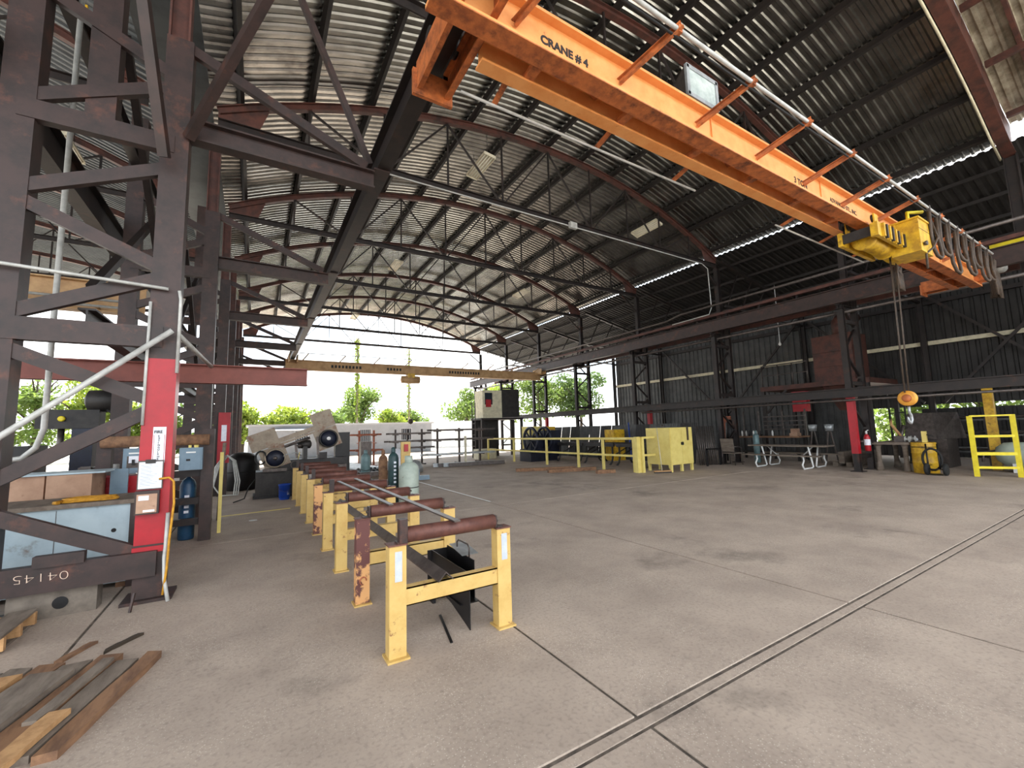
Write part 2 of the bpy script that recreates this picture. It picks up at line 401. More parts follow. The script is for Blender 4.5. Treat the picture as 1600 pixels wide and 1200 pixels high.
# ---- purlins of the arched roof
GP = 'purlins under the barrel roof'
NP = 13
for k in range(NP):
    x = XL+.35+(XR-XL-.7)*k/(NP-1); z = arc(x)+.285+(.02 if k in (0, NP-1) else 0); sl = math.atan2(arc(x+.1)-arc(x-.1), .2)
    p = solo('purlin', MB().chan((x, 2.1, z), (x, 33.0, z), .08, .17, .02, (-math.sin(sl), 0, math.cos(sl))), 'purlin',
             ('dark purlin along the crown of the barrel roof' if k == 6 else '%s dark roof purlin up from the %s eave of the barrel roof' % ((ORD[k], 'tower side') if k < 6 else (ORD[12-k], 'lean-to side'))), 'purlin', GP)

# ---- bow trusses
def bow_truss(y, full=True):
    t = thing('bow_truss', 'x', 'roof truss', (XL, y, 8.1), 'bow trusses of the barrel roof')
    m = MB(); n = 30
    for k in range(n):
        a = XL+(XR-XL)*k/n; b = XL+(XR-XL)*(k+1)/n
        m.ibeam((a, y, arc(a)+.1), (b, y, arc(b)+.1), .13, .17, .02)
    part(t, 'top_chord', m, 'truss')
    m = MB(); zb = 8.22
    m.prof((XL, y, zb), (XR, y, zb), [(-.08, .075), (-.08, .06), (-.015, .06), (-.015, -.075), (.015, -.075), (.015, .06), (.08, .06), (.08, .075)])
    part(t, 'bottom_chord', m, 'steel2')
    px = [XL+(XR-XL)*i/10 for i in range(11)]
    for i in range(1, 10):
        part(t, 'vertical_strut', MB().bar((px[i], y, zb), (px[i], y, arc(px[i])+.03), .045, .045), 'steel2')
    for i in (2, 4, 6, 8):
        for d in (-1, 1):
            part(t, 'diagonal_strut', MB().bar((px[i], y+.02, zb), (px[i+d], y+.02, arc(px[i+d])+.03), .045, .045), 'steel2')
    for x, d in ((XL, 1), (XR, -1)):
        g = MB(); g.prof((x, y-.012, 0), (x, y+.012, 0), [(0, 0)]*0 or [(-d*0, 8.15), (-d*-0, 8.5), (d*1.0, arc(x+d*1.0)+.03), (d*.75, 8.17)])
        part(t, 'gusset', MB().add([(x, y+s, z) for s in (-.012, .012) for z in (8.13, 8.5)] + [(x+d*.95, y+s, arc(x+d*.95)+.05) for s in (-.012, .012)] + [(x+d*.7, y+s, 8.17) for s in (-.012, .012)],
             [(0, 1, 4, 6), (2, 7, 5, 3), (0, 6, 7, 2), (6, 4, 5, 7), (4, 1, 3, 5), (1, 0, 2, 3)]), 'truss')
    return t
tr0 = bow_truss(FY[0])
tl = ['bow truss with rusty arched chord standing nearest the orange crane', 'second bow truss beyond the orange crane, with a white conduit along its chord',
      'third bow truss beyond the orange crane', 'fourth bow truss beyond the orange crane', 'fifth bow truss, just past the tan far crane',
      'sixth bow truss, next to the open far end', 'end bow truss closing the barrel roof at the open far end']
tr0['label'] = tl[0]
for y, lb in zip(FY[1:], tl[1:]): dup(tr0, (0, y-FY[0], 0), lb)
for i, y in enumerate(FY[1:6]): dup(tr0, (-18.2-.3, y-FY[0], 0), 'dark bow truss of the left side bay springing from the %s lattice tower' % ORD[i+1], group='left bay trusses')
solo('conduit', MB().tube([(2.0, FY[1]-.1, 8.1), (15.4, FY[1]-.1, 8.1), (15.75, FY[1]-.1, 7.95), (15.8, FY[1]-.1, 6.3), (15.6, FY[1]-.1, 6.0), (15.5, FY[1]+1.6, 5.95)], .018, 8), 'pipe',
     'white conduit running along the second truss and down the lattice column', 'pipe')
solo('junction_box', MB().box((8.6, FY[1]-.16, 8.1), (.28, .1, .2)), 'pipe', 'small grey junction box on the second truss chord', 'box')

# ---- right hand lattice columns
GL = 'lattice crane columns along the right side'
def lattice_col(y):
    t = thing('lattice_column', 'x', 'column', (16.45, y, 0), GL)
    xi, xo = 15.95, 16.95
    part(t, 'leg', MB().ibeam((xi, y, 0), (xi, y, 5.28), .16, .15, .02, (1, 0, 0)), 'steel2')
    part(t, 'leg', MB().ibeam((xo, y, 0), (xo, y, 6.3), .16, .15, .02, (1, 0, 0)), 'steel2')
    part(t, 'roof_post', MB().ibeam((16.5, y, 5.25), (16.5, y, 8.12), .16, .2, .02, (1, 0, 0)), 'steel2')
    part(t, 'cap_beam', MB().ibeam((15.75, y, 5.2), (17.1, y, 5.2), .14, .16), 'steel2')
    z = .5; k = 0
    while z < 4.7:
        a, b = (xi, xo) if k % 2 == 0 else (xo, xi)
        part(t, 'lacing_bar', MB().bar((a, y+.03, z), (b, y+.03, z+.82), .07, .05), 'steel2'); z += .82; k += 1
    for z in (.45, 2.75, 4.75): part(t, 'tie_bar', MB().bar((xi, y, z), (xo, y, z), .08, .12), 'steel2')
    for x in (xi, xo): part(t, 'base_plate', MB().b2(x-.16, x+.16, y-.16, y+.16, 0, .025), 'steel2')
    part(t, 'knee_brace', MB().bar((16.5, y, 7.3), (15.5, y, 8.08), .07), 'steel2')
    return t
c0 = lattice_col(FY[0]); c0['label'] = 'lattice column with bright red painted inner leg and a fire extinguisher'
rp_ = part(c0, 'red_paint_band', MB().b2(15.86, 16.04, FY[0]-.09, FY[0]+.09, .55, 2.42), 'red', 'glossy red safety paint')
cl_ = ['lattice column standing beside the patio chair and leaning sheets', 'lattice column behind the yellow cabinet', 'lattice column rising behind the middle of the yellow railing',
       'lattice column near the dark blue flywheel machine', 'lattice column beside the elevated control cab', 'lattice column at the open far end of the hall']
src = None
for y, lb in zip(FY[1:], cl_):
    if src is None: src = lattice_col(y); src['label'] = lb
    else:
        n_ = dup(src, (0, y-FY[1], 0), lb)
        if y in (FY[2], FY[4]): part(n_, 'red_paint_band', MB().b2(16.86, 17.04, y-.09, y+.09, .9, 2.3), 'red')

# ---- crane runways
def runway(x, lb, mt='steel', zb=5.3, y0=1.2, y1=33.0):
    t = thing('runway_beam', lb, 'beam', (x, (y0+y1)/2, zb))
    part(t, 'girder', MB().ibeam((x, y0, zb+.24), (x, y1, zb+.24), .19, .48, .025), mt)
    return t
rl = runway(1.45, 'heavy brown crane runway beam carried on brackets from the left towers', 'steel2')
rr = runway(15.82, 'rusty brown crane runway beam on the right lattice columns')
part(rr, 'cap_channel', MB().bar((15.95, 1.2, 6.0), (15.95, 33, 6.0), .16, .1), 'truss')
for k in range(24): part(rr, 'cap_stub', MB().bar((15.9, 1.8+k*1.3, 5.78), (15.95, 1.8+k*1.3, 5.96), .05), 'steel2')
solo('conductor_pipe', MB().tube([(16.12, 1.4, 5.05), (16.12, 32, 5.05)], .05, 8), 'bare', 'grey pipe slung just below the right runway beam', 'pipe')
solo('conductor_pipe', MB().tube([(15.7, 1.4, 6.35), (15.7, 11.5, 6.35), (15.65, 12.2, 6.2), (15.65, 30, 6.2)], .05, 8), 'bare', 'pale grey pipe running above the right runway beam', 'pipe')
solo('rail_beam', MB().ibeam((15.72, 1.3, 2.43), (15.72, 30, 2.43), .2, .28, .03), 'steel2', 'low dark horizontal beam running along the right lattice columns', 'beam')
solo('rail_pipe', MB().tube([(15.72, 1.3, 2.2), (15.72, 14, 2.2)], .035, 8), 'bare', 'thin pipe hung under the low dark horizontal beam', 'pipe')
solo('rail_beam', MB().bar((17.2, -1.5, 5.55), (17.2, 31, 5.55), .14, .24), 'truss', 'second dark red longitudinal beam behind the right runway', 'beam')

# ---- left towers (double lattice column between the two bays)
GT = 'lattice towers between the bays'
XA, XB = -.87, -2.08
def tower(y, near=False):
    t = thing('lattice_tower', 'x', 'column', ((XA+XB)/2, y, 0), GT)
    part(t, 'leg', MB().box((XA, y, 3.1), (.25, .22, 6.2)), 'steel')
    part(t, 'leg', MB().box((XB, y, 3.9), (.25, .22, 7.8)), 'steel')
    part(t, 'roof_post', MB().ibeam((XA-.02, y, 6.2), (XA-.02, y, 8.1), .17, .2, .02, (1, 0, 0)), 'truss')
    part(t, 'roof_post', MB().box((-1.5, y+.02, 6.6), (.24, .2, 3.4)), 'steel')
    for x in (XA, XB): part(t, 'base_plate', MB().b2(x-.2, x+.2, y-.18, y+.18, 0, .03), 'steel')
    def ch(za, zb_, w=.13, d=.07, mt='steel'):
        part(t, 'lacing_channel', MB().chan((XA, y-.1, zb_), (XB, y-.1, za), d, w, .014), mt)
    for za, zb_ in ((4.05, 4.62), (3.98, 3.42), (2.8, 3.36), (2.52, 1.98), (1.22, 1.95), (1.0, .42), (5.0, 5.6), (6.3, 5.7)): ch(za, zb_)
    for z, h in ((4.88, .2), (2.68, .22)): part(t, 'tie_beam', MB().chan((XA, y-.12, z), (XB, y-.12, z), .1, h, .018), 'steel')
    bt = part(t, 'bottom_beam', MB().chan((XA+.06, y-.17, .37), (XB-.9, y-.17, .37), .1, .24, .018), 'steel')
    # outrigger bracket and knee brace that carry the runway
    part(t, 'bracket_beam', MB().ibeam((XA+.1, y, 5.16), (1.33, y, 5.15), .16, .26, .022), 'steel')
    part(t, 'bracket_brace', MB().bar((XA+.1, y-.03, 6.15), (1.22, y-.03, 5.32), .07, .12), 'steel')
    part(t, 'bracket_plate', MB().box((1.42, y, 5.285), (.22, .24, .02)), 'steel')
    return t, bt
t0, b0 = tower(FY[0])
t0['label'] = 'brown lattice tower with red painted leg and fire extinguisher sign'
part(t0, 'red_paint_band', MB().box((XA, FY[0], 1.5), (.262, .232, 1.9)), 'red', 'bright red safety paint')
part(t0, 'red_paint_band', MB().box((XA-.01, FY[0]-.02, .5), (.262, .2, .06)), 'red')
part(t0, 'splice_block', MB().box((-1.5, FY[0]-.17, .53), (.34, .08, .1)), 'steel')
text(b0, 'chalk_mark', '04145', .11, 'chalk', (-1.43, FY[0]-.1735, .42), (-1, 0, .04), (.04, 0, -1), 'chalked number 04145, upside down', -.0035, 1.35)
src, _ = tower(FY[1])
lbt = ['second lattice tower, beside the grey electrical panel and black barrel', 'third lattice tower along the left side', 'fourth lattice tower along the left side',
       'fifth lattice tower along the left side', 'sixth lattice tower along the left side', 'last lattice tower at the open far end']
src['label'] = lbt[0]
for y, lb in zip(FY[2:], lbt[1:]): dup(src, (0, y-FY[1], 0), lb)
# upper bracing between towers and trusses at the near tower
m = MB(); m.bar((1.3, FY[0]+.1, 5.45), (.1, FY[0]+.1, 8.2), .09, .07)
solo('sway_brace', m, 'steel', 'rusty sway brace rising from the near bracket to the roof', 'brace')
solo('sway_brace', MB().bar((-.75, FY[0]-.12, 5.0), (.42, FY[0]-1.8, 6.9), .09, .09), 'steel', 'brown brace leaning out over the near bracket beam', 'brace')
solo('sway_brace', MB().bar((-.92, FY[0]-.3, 4.6), (-1.2, FY[0]-1.5, 7.2), .09, .09), 'steel', 'steep brown brace crossing the head of the near tower', 'brace')
for i, (a, b) in enumerate(zip(FY[:-1], FY[1:])):
    for s in (0, 1):
        solo('tower_brace', MB().bar((-1.4-.12*s, a+.15, 3.2 if s else 6.2), (-1.4-.12*s, b-.15, 6.2 if s else 3.2), .08, .08), 'steel2',
             'diagonal brace %s from the %s to the next lattice tower' % ('rising' if s else 'falling', ORD[i]), 'brace', 'diagonal braces between the towers')
    solo('tower_strut', MB().ibeam((-1.5, a, 2.85), (-1.5, b, 2.85), .14, .2), 'steel2', 'lower strut tying the %s lattice tower to the next' % ORD[i], 'beam', 'struts between the towers')
    solo('tower_strut', MB().ibeam((XB, a, 6.9), (XB, b, 6.9), .16, .25), 'steel2', 'upper strut tying the %s lattice tower to the next' % ORD[i], 'beam', 'upper struts between the towers')

# ---- right aisle: wall, lean-to trusses
wr = structroot('wall_right', (23.7, 10, 0))
def corr_wall(y0, y1, z0, z1, x, pitch=.3, dep=.04):
    m = MB(); n = max(1, int(round((y1-y0)/pitch))); pr = []
    for k in range(n):
        a = y0+(y1-y0)*k/n; b = (y1-y0)/n
        pr += [(a, 0), (a+b*.55, 0), (a+b*.65, dep), (a+b*.9, dep)]
    pr.append((y1, 0))
    vs = [(x+d, y, z) for y, d in pr for z in (z0, z1)] + [(x+d+.01, y, z) for y, d in pr for z in (z0, z1)]
    N = len(pr); fs = [(2*i, 2*i+2, 2*i+3, 2*i+1) for i in range(N-1)] + [(2*N+2*i, 2*N+2*i+1, 2*N+2*i+3, 2*N+2*i+2) for i in range(N-1)]
    return m.add(vs, fs)
for a, b in ((19.0, 23.4), (14.6, 19.0), (10.2, 14.6), (7.9, 10.2)):
    part(wr, 'wall_sheet', corr_wall(a, b, 0, 6.95, 23.7), 'wallsheet')
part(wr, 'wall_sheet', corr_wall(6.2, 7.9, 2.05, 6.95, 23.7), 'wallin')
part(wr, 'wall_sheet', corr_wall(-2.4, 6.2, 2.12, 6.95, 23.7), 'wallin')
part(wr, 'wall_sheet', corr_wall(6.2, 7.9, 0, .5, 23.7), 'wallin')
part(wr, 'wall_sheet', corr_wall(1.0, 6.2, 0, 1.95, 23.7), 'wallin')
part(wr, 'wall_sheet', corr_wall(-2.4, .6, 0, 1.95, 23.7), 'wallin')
for z, a, b in ((4.62, -2.4, 23.4), (2.7, -2.4, 23.4), (6.3, -2.4, 23.4)):
    part(wr, 'girt', MB().bar((23.58, a, z), (23.58, b, z), .12, .16), 'cream' if z == 4.62 else 'steel2')
struct('wall_end', MB().b2(17.2, 23.7, -2.6, -2.5, 0, 7.5), 'wallin')
for i, y in enumerate([1.4]+FY[:5]):
    solo('wall_column', MB().ibeam((23.45, y, 0), (23.45, y, 6.9), .16, .2, .02, (0, 1, 0)), 'steel2', '%s slim column against the side wall, counted from the orange crane' % ORD[i], 'column', 'columns on the side wall')
for i, (y, d) in enumerate(((1.4, 1), (5.8, 1), (14.6, 1), (10.2, -1))):
    a, b = (y+.2, y+4.2) if d > 0 else (y+4.2, y+.2)
    solo('wall_brace', MB().bar((23.4, a, 2.2), (23.4, b, 6.6), .07, .1), 'steel2', ['diagonal wall brace behind the bright yellow stand', 'diagonal wall brace behind the dust hopper', 'diagonal wall brace at the far part of the side wall', 'diagonal wall brace behind the long work bench'][i], 'brace', 'braces on the side wall')
solo('wall_brace', MB().bar((23.38, 5.4, 2.2), (23.38, 1.6, 6.6), .07, .1), 'steel2', 'crossing diagonal wall brace above the low shelving', 'brace', 'braces on the side wall')
for i, y in enumerate(FY):
    t = thing('lean_truss', 'light lean-to roof truss behind the %s lattice column from the orange crane' % ORD[i], 'roof truss', (20, y, 6), 'trusses of the lean-to')
    part(t, 'top_chord', MB().bar((16.95, y, lean(16.95)-.165), (23.5, y, lean(23.5)-.165), .1, .1), 'steel2')
    part(t, 'bottom_chord', MB().bar((16.95, y, 6.55), (23.5, y, 6.35), .09, .09), 'steel2')
    for k in range(6):
        x = 17.1+k*1.05; part(t, 'web_strut', MB().bar((x, y, 6.55-(x-17)*.03), (x+1.0, y, lean(x+1.0)-.18), .045), 'steel2')
for k in range(5):
    x = 17.6+k*1.3
    solo('lean_purlin', MB().bar((x, -2.4, lean(x)-.06), (x, 33, lean(x)-.06), .06, .1), 'purlin', '%s lean-to purlin out from the lattice columns' % ORD[k], 'purlin', 'purlins of the lean-to')

# ---- left bay outer columns, crane
for i, y in enumerate(FY):
    solo('outer_column', MB().ibeam((-19.6, y, 0), (-19.6, y, 8.3), .25, .25, .02, (0, 1, 0)), 'steel2', '%s dark outer column on the open side of the left bay' % ORD[i], 'column', 'outer columns of the left bay')
t = thing('bridge_crane', 'tan bridge crane spanning the left side bay', 'crane', (-10.5, 13, 4.6))
part(t, 'girder', MB().ibeam((-18.9, 13.0, 4.9), (-2.35, 13.0, 4.9), .3, .7, .03), 'tan')
part(t, 'walkway_rail', MB().tube([(-18.9, 12.6, 4.75), (-2.5, 12.6, 4.75)], .03, 6), 'pipe')
part(t, 'walkway_rail', MB().tube([(-18.9, 12.6, 4.6), (-2.5, 12.6, 4.6)], .03, 6), 'pipe')
for k in range(10): part(t, 'rail_arm', MB().bar((-18+k*1.65, 13.0, 4.62), (-18+k*1.65, 12.6, 4.62), .04), 'tan')
solo('runway_beam', MB().ibeam((-2.45, 5.0, 5.5), (-2.45, 33, 5.5), .2, .5, .025), 'steel2', 'dark runway beam on the far side of the lattice towers', 'beam')
K['sheave'] = mat('sheave_orange', (222, 158, 56), (196, 130, 44), 9, .5)
# ================================================================== OVERHEAD CRANE (orange)
t = thing('overhead_crane', 'orange overhead travelling crane lettered CRANE # 4 with yellow hoist', 'crane', (8.6, 2.8, 4.9))
G0, G1 = 1.05, 15.95
gy0, gy1, gz0, gz1 = 2.70, 2.88, 4.93, 5.33; gm = (gy0+gy1)/2
mg = part(t, 'main_girder', MB().ibeam((G0, gm, (gz0+gz1)/2), (G1, gm, (gz0+gz1)/2), gy1-gy0, gz1-gz0, .03), 'orange')
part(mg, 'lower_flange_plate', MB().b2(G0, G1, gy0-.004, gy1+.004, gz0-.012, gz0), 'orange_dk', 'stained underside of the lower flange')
part(t, 'girder_end_plate', MB().b2(G1, G1+.02, gy0, gy1, gz0, gz1), 'orange_dk')
for x in (4.62, 7.4, 10.2, 13.0):
    part(mg, 'web_stiffener', MB().b2(x, x+.008, gm-.03, gm-.012, gz0+.03, gz1-.03), 'orange')
fy = gm-.0135
def girder_text(name, s, size, x, z, lb, bold=0): text(mg, name, s, size, 'ink', (x, fy, z), (1, 0, 0), (0, 0, 1), lb, bold)
girder_text('crane_lettering', 'CRANE # 4', .115, 2.1, 5.075, 'black stencilled CRANE # 4', .005)
girder_text('capacity_lettering', '3 TON', .13, 6.6, 5.06, 'black stencilled 3 TON', .003)
girder_text('maker_lettering', 'ADVANCED STL., INC.', .1, 7.72, 5.07, 'small black lettering', .002)
rb0, rb1 = 3.06, 3.2
part(t, 'rear_beam', MB().ibeam((G0+.6, 3.13, 5.06), (8.9, 3.13, 5.06), rb1-rb0, .27, .025), 'orange')
part(t, 'rear_beam', MB().ibeam((9.9, 3.13, 5.06), (G1-.3, 3.13, 5.06), rb1-rb0, .27, .025), 'orange_dk')
for k in range(11):
    x = 2.15+k*1.22
    if 8.7 < x < 10.2: continue
    part(t, 'cross_brace', MB().bar((x, gm+.02, 4.97), (x+.0, 3.1, 4.97), .1, .05), 'orange_dk')
    if k % 2 == 0: part(t, 'diagonal_brace', MB().bar((x, gm+.03, 5.2), (x+.9, 3.08, 5.14), .05, .04), 'orange_dk')
# front arms that carry the white conductor pipe
for k in range(10):
    x = 1.83+k*1.26
    if 9.6 < x < 10.5: x += .25
    a = part(t, 'support_arm', MB().chan((x, gm-.01, 5.1), (x+.26, 2.2, 5.36), .04, .07, .008), 'orange_dk')
    part(a, 'pipe_clip', MB().box((x+.25, 2.24, 5.34), (.05, .05, .07)), 'orange_dk')
part(t, 'conductor_pipe', MB().tube([(1.2, 2.24, 5.35), (14.6, 2.24, 5.35)], .021, 10), 'pipe', 'long white conductor pipe')
part(t, 'conductor_cable', MB().tube([(1.2, 2.27, 5.3), (14.6, 2.27, 5.3)], .014, 6), 'rubber')
part(t, 'rear_pipe', MB().tube([(1.62, 3.46, 4.9), (5.25, 3.46, 4.9)], .014, 8), 'pipe')
part(t, 'rear_pipe', MB().tube([(7.4, 3.46, 4.9), (10.9, 3.46, 4.9)], .014, 8), 'pipe')
for x in (2.0, 3.4, 4.8, 7.6, 9.0, 10.4): part(t, 'rear_arm', MB().bar((x, 3.18, 5.0), (x, 3.48, 4.93), .05, .03), 'orange_dk')
# end trucks straddling the runway flanges
for xr, nm in ((1.45, 0), (15.82, 1)):
    for d in (-1, 1):
        part(t, 'end_truck_plate', MB().chan((xr+d*.17, 2.5, 5.17), (xr+d*.17, 3.78, 5.17), .05*d*-1 if d > 0 else .05, .3, .02), 'orange_dk')
    part(t, 'end_truck_bumper', MB().b2(xr-.21, xr+.21, 3.76, 3.8, 4.96, 5.24), 'orange_dk')
    part(t, 'bumper_bolt', MB().lathe([(.03, 0), (.03, .03), (.015, .04)], (xr, 3.8, 5.1), 8, 'Y'), 'orange')
    for y in (2.55, 3.5):
        for d in (-1, 1): part(t, 'wheel', MB().lathe([(.03, -.02), (.09, -.02), (.09, .02), (.03, .02)], (xr+d*.13, y, 5.37), 14, 'X'), 'dark')
# hoist trolley
part(t, 'hoist_frame', MB().b2(8.63, 10.03, 2.5, 2.56, 4.6, 4.84).b2(8.63, 10.03, 3.0, 3.06, 4.6, 4.84), 'hoist')
part(t, 'frame_end', MB().b2(8.66, 8.7, 2.56, 3.0, 4.64, 4.8), 'dark')
part(t, 'frame_end', MB().b2(9.95, 9.99, 2.56, 3.0, 4.64, 4.8), 'dark')
part(t, 'frame_lug', MB().b2(8.56, 8.63, 2.48, 2.58, 4.58, 4.8), 'hoist')
part(t, 'frame_lug', MB().b2(10.03, 10.1, 2.48, 2.58, 4.6, 4.9), 'hoist')
part(t, 'rope_drum', MB().lathe([(.15, 0), (.18, 0), (.18, .05)] + [(q, .05+.04*i+o) for i in range(20) for q, o in ((.14, .005), (.155, .02), (.14, .035))] + [(.18, .87), (.18, .92)], (8.88, 2.78, 4.68), 18, 'X'), 'hoist')
for k in range(9): part(t, 'hoist_rib', MB().b2(8.78+k*.13, 8.83+k*.13, 2.46, 2.5, 4.6, 4.83), 'dark' if k % 2 else 'hoist')
part(t, 'hoist_motor', MB().lathe([(.05, 0), (.14, .02), (.15, .1), (.15, .36), (.1, .42)], (10.04, 2.78, 4.66), 16, 'X'), 'hoist')
for x in (8.88, 9.78):
    for y in (2.62, 2.96): part(t, 'trolley_wheel', MB().lathe([(.03, -.02), (.07, -.02), (.07, .02), (.03, .02)], (x, y, 4.99), 12, 'Y'), 'dark')
for x in (8.88, 9.78): part(t, 'trolley_hanger', MB().b2(x-.08, x+.08, 2.58, 2.6, 4.8, 5.05).b2(x-.08, x+.08, 2.98, 3.0, 4.8, 5.05), 'hoist')
cb = part(t, 'control_box', MB().b2(9.75, 10.35, 2.28, 2.68, 4.48, 5.06), 'hoist', 'yellow steel control box')
part(cb, 'box_lid', MB().b2(9.72, 10.38, 2.26, 2.7, 5.06, 5.09), 'hoist')
part(cb, 'knob', MB().lathe([(.04, 0), (.04, .03), (.02, .05)], (9.9, 2.23, 4.62), 10, 'Y'), 'bare')
part(cb, 'seam', MB().b2(9.75, 10.35, 2.276, 2.281, 4.88, 4.885), 'dark')
part(cb, 'pipe_post', MB().tube([(10.05, 2.48, 5.09), (10.05, 2.48, 5.32), (10.35, 2.35, 5.35)], .03, 8), 'yellow3')
part(cb, 'box_cable', MB().tube([(10.4, 2.27, 5.2), (10.38, 2.2, 4.8), (10.1, 2.22, 4.56), (10.05, 2.3, 4.48), (10.03, 2.3, 4.2)], .018, 8), 'cable')
# falls of rope and hook block
for x0, x1 in ((9.98, 9.86), (10.03, 9.9), (10.26, 10.06), (10.3, 10.1)):
    part(t, 'wire_rope', MB().tube([(x0, 2.78, 4.6), (x1, 2.78, 2.05)], .007, 6), 'cable')
hb = part(t, 'hook_block', MB().lathe([(.04, -.05), (.115, -.05), (.135, -.03), (.135, .03), (.115, .05), (.04, .05)], (9.98, 2.78, 1.95), 22, 'X'), 'sheave', 'orange sheave block')
part(hb, 'block_cheek', MB().lathe([(.02, -.075), (.06, -.07), (.07, -.05)], (9.98, 2.78, 1.95), 16, 'X'), 'orange_dk')
part(hb, 'hook', MB().tube([(9.98, 2.78, 1.8), (9.98, 2.78, 1.7), (10.05, 2.78, 1.65), (10.06, 2.78, 1.57), (9.99, 2.78, 1.51), (9.9, 2.78, 1.54), (9.88, 2.78, 1.62)], [.022, .02, .022, .025, .026, .022, .012], 8), 'galv')
# festoon cable loops
for k in range(8):
    x = 10.25+k*.54; dz = [.85, .7, .95, .6, .8, .55, .75, .65][k]
    P = [(x+.5*i/8, 2.24+.03*math.sin(i), 5.3-dz*math.sin(math.pi*i/8)**.7) for i in range(9)]
    part(t, 'festoon_loop', MB().tube(P, .03, 6), 'cable')
    part(t, 'festoon_trolley', MB().box((x, 2.24, 5.34), (.06, .05, .1)), 'bare')
for x, y, z, q in ((14.9, 2.3, 5.3, 1), (11.1, 3.0, 4.7, .55)):
    for i in range(5):
        part(t, 'cable_bundle', MB().tube([(x+.04*i, y+.05*(i % 2), z), (x+.09*i-.06, y+.05*(i % 3), z-.3*q), (x+.1*i*q, y+.04*i, z-.85*q), (x+.09*i*q+.03, y, z-.9*q), (x+.07*i*q+.03, y, z-.3*q)], .035, 6), 'cable')
part(t, 'travel_motor', MB().lathe([(.03, -.3), (.13, -.28), (.15, -.2), (.15, .0), (.11, .02), (.11, .25), (.07, .3)], (16.5, 2.45, 5.45), 16, 'X'), 'pipe', 'pale grey travel motor')
part(t, 'motor_shaft', MB().tube([(15.9, 2.55, 5.3), (16.3, 2.45, 5.45)], .04, 8), 'bare')
# flood light on the girder
fx0, fx1, fz0, fz1 = 4.12, 4.7, 5.36, 5.74
fo = part(t, 'flood_light', MB().add([(fx0, 2.72, fz0), (fx1, 2.72, fz0), (fx1, 2.72, fz1), (fx0, 2.72, fz1), (fx0+.1, 3.0, fz0+.08), (fx1-.1, 3.0, fz0+.08), (fx1-.1, 3.0, fz1-.08), (fx0+.1, 3.0, fz1-.08)],
        [(0, 1, 2, 3), (7, 6, 5, 4), (0, 4, 5, 1), (1, 5, 6, 2), (2, 6, 7, 3), (3, 7, 4, 0)]), 'bare', 'square flood light')
part(fo, 'lens', MB().b2(fx0+.04, fx1-.04, 2.705, 2.72, fz0+.04, fz1-.04), 'glass', 'pale glass lens')
part(fo, 'lens_frame', MB().b2(fx0, fx1, 2.695, 2.725, fz0-.01, fz0+.04).b2(fx0, fx1, 2.695, 2.725, fz1-.04, fz1+.01).b2(fx0-.01, fx0+.04, 2.695, 2.725, fz0, fz1).b2(fx1-.04, fx1+.01, 2.695, 2.725, fz0, fz1), 'galv')
part(fo, 'yoke', MB().bar((4.41, 2.85, 5.33), (4.41, 2.85, 5.46), .06, .03), 'bare')

# far tan crane
t = thing('overhead_crane', 'tan overhead crane with hoist spanning the hall towards the open far end', 'crane', (8.6, 22.8, 4.75))
fg = part(t, 'main_girder', MB().ibeam((1.15, 22.8, 5.02), (16.1, 22.8, 5.02), .25, .5, .03), 'tan')
part(t, 'hoist_body', MB().lathe([(.05, -.55), (.2, -.5), (.22, 0), (.2, .5), (.05, .55)], (7.3, 22.8, 4.5), 14, 'X'), 'tan')
part(t, 'hoist_trolley', MB().b2(7.1, 7.5, 22.6, 23.0, 4.6, 4.82), 'hoist')
for xr in (1.45, 15.82):
    for d in (-1, 1): part(t, 'end_truck_plate', MB().b2(xr+d*.17-.02, xr+d*.17+.02, 22.0, 22.95, 5.1, 5.42), 'tan')
for k in range(9): part(t, 'support_arm', MB().bar((1.9+k*1.7, 22.75, 5.27), (2.1+k*1.7, 22.3, 5.52), .04), 'tan')
part(t, 'conductor_pipe', MB().tube([(1.6, 22.3, 5.54), (16.0, 22.3, 5.54)], .02, 6), 'pipe')
for x, n_ in ((3.2, 9), (6.0, 5), (9.6, 12)):
    for k in range(n_): part(fg, 'faded_mark', MB().b2(x+.17*k, x+.17*k+.1, 22.776, 22.79, 4.96, 5.1), 'ink')
part(t, 'rope', MB().tube([(7.3, 22.8, 4.4), (7.3, 22.8, 2.3)], .012, 5), 'cable')
part(t, 'hook_ball', MB().lathe([(.02, -.16), (.12, -.1), (.14, 0), (.1, .1), (.02, .14)], (7.3, 22.8, 2.2), 12), 'cable')
# yellow crane piece in the right aisle
solo('crane_end_beam', MB().ibeam((16.7, .6, 6.05), (16.7, 2.6, 6.05), .2, .25), 'yellow3', 'short yellow beam end high above the right runway', 'beam')

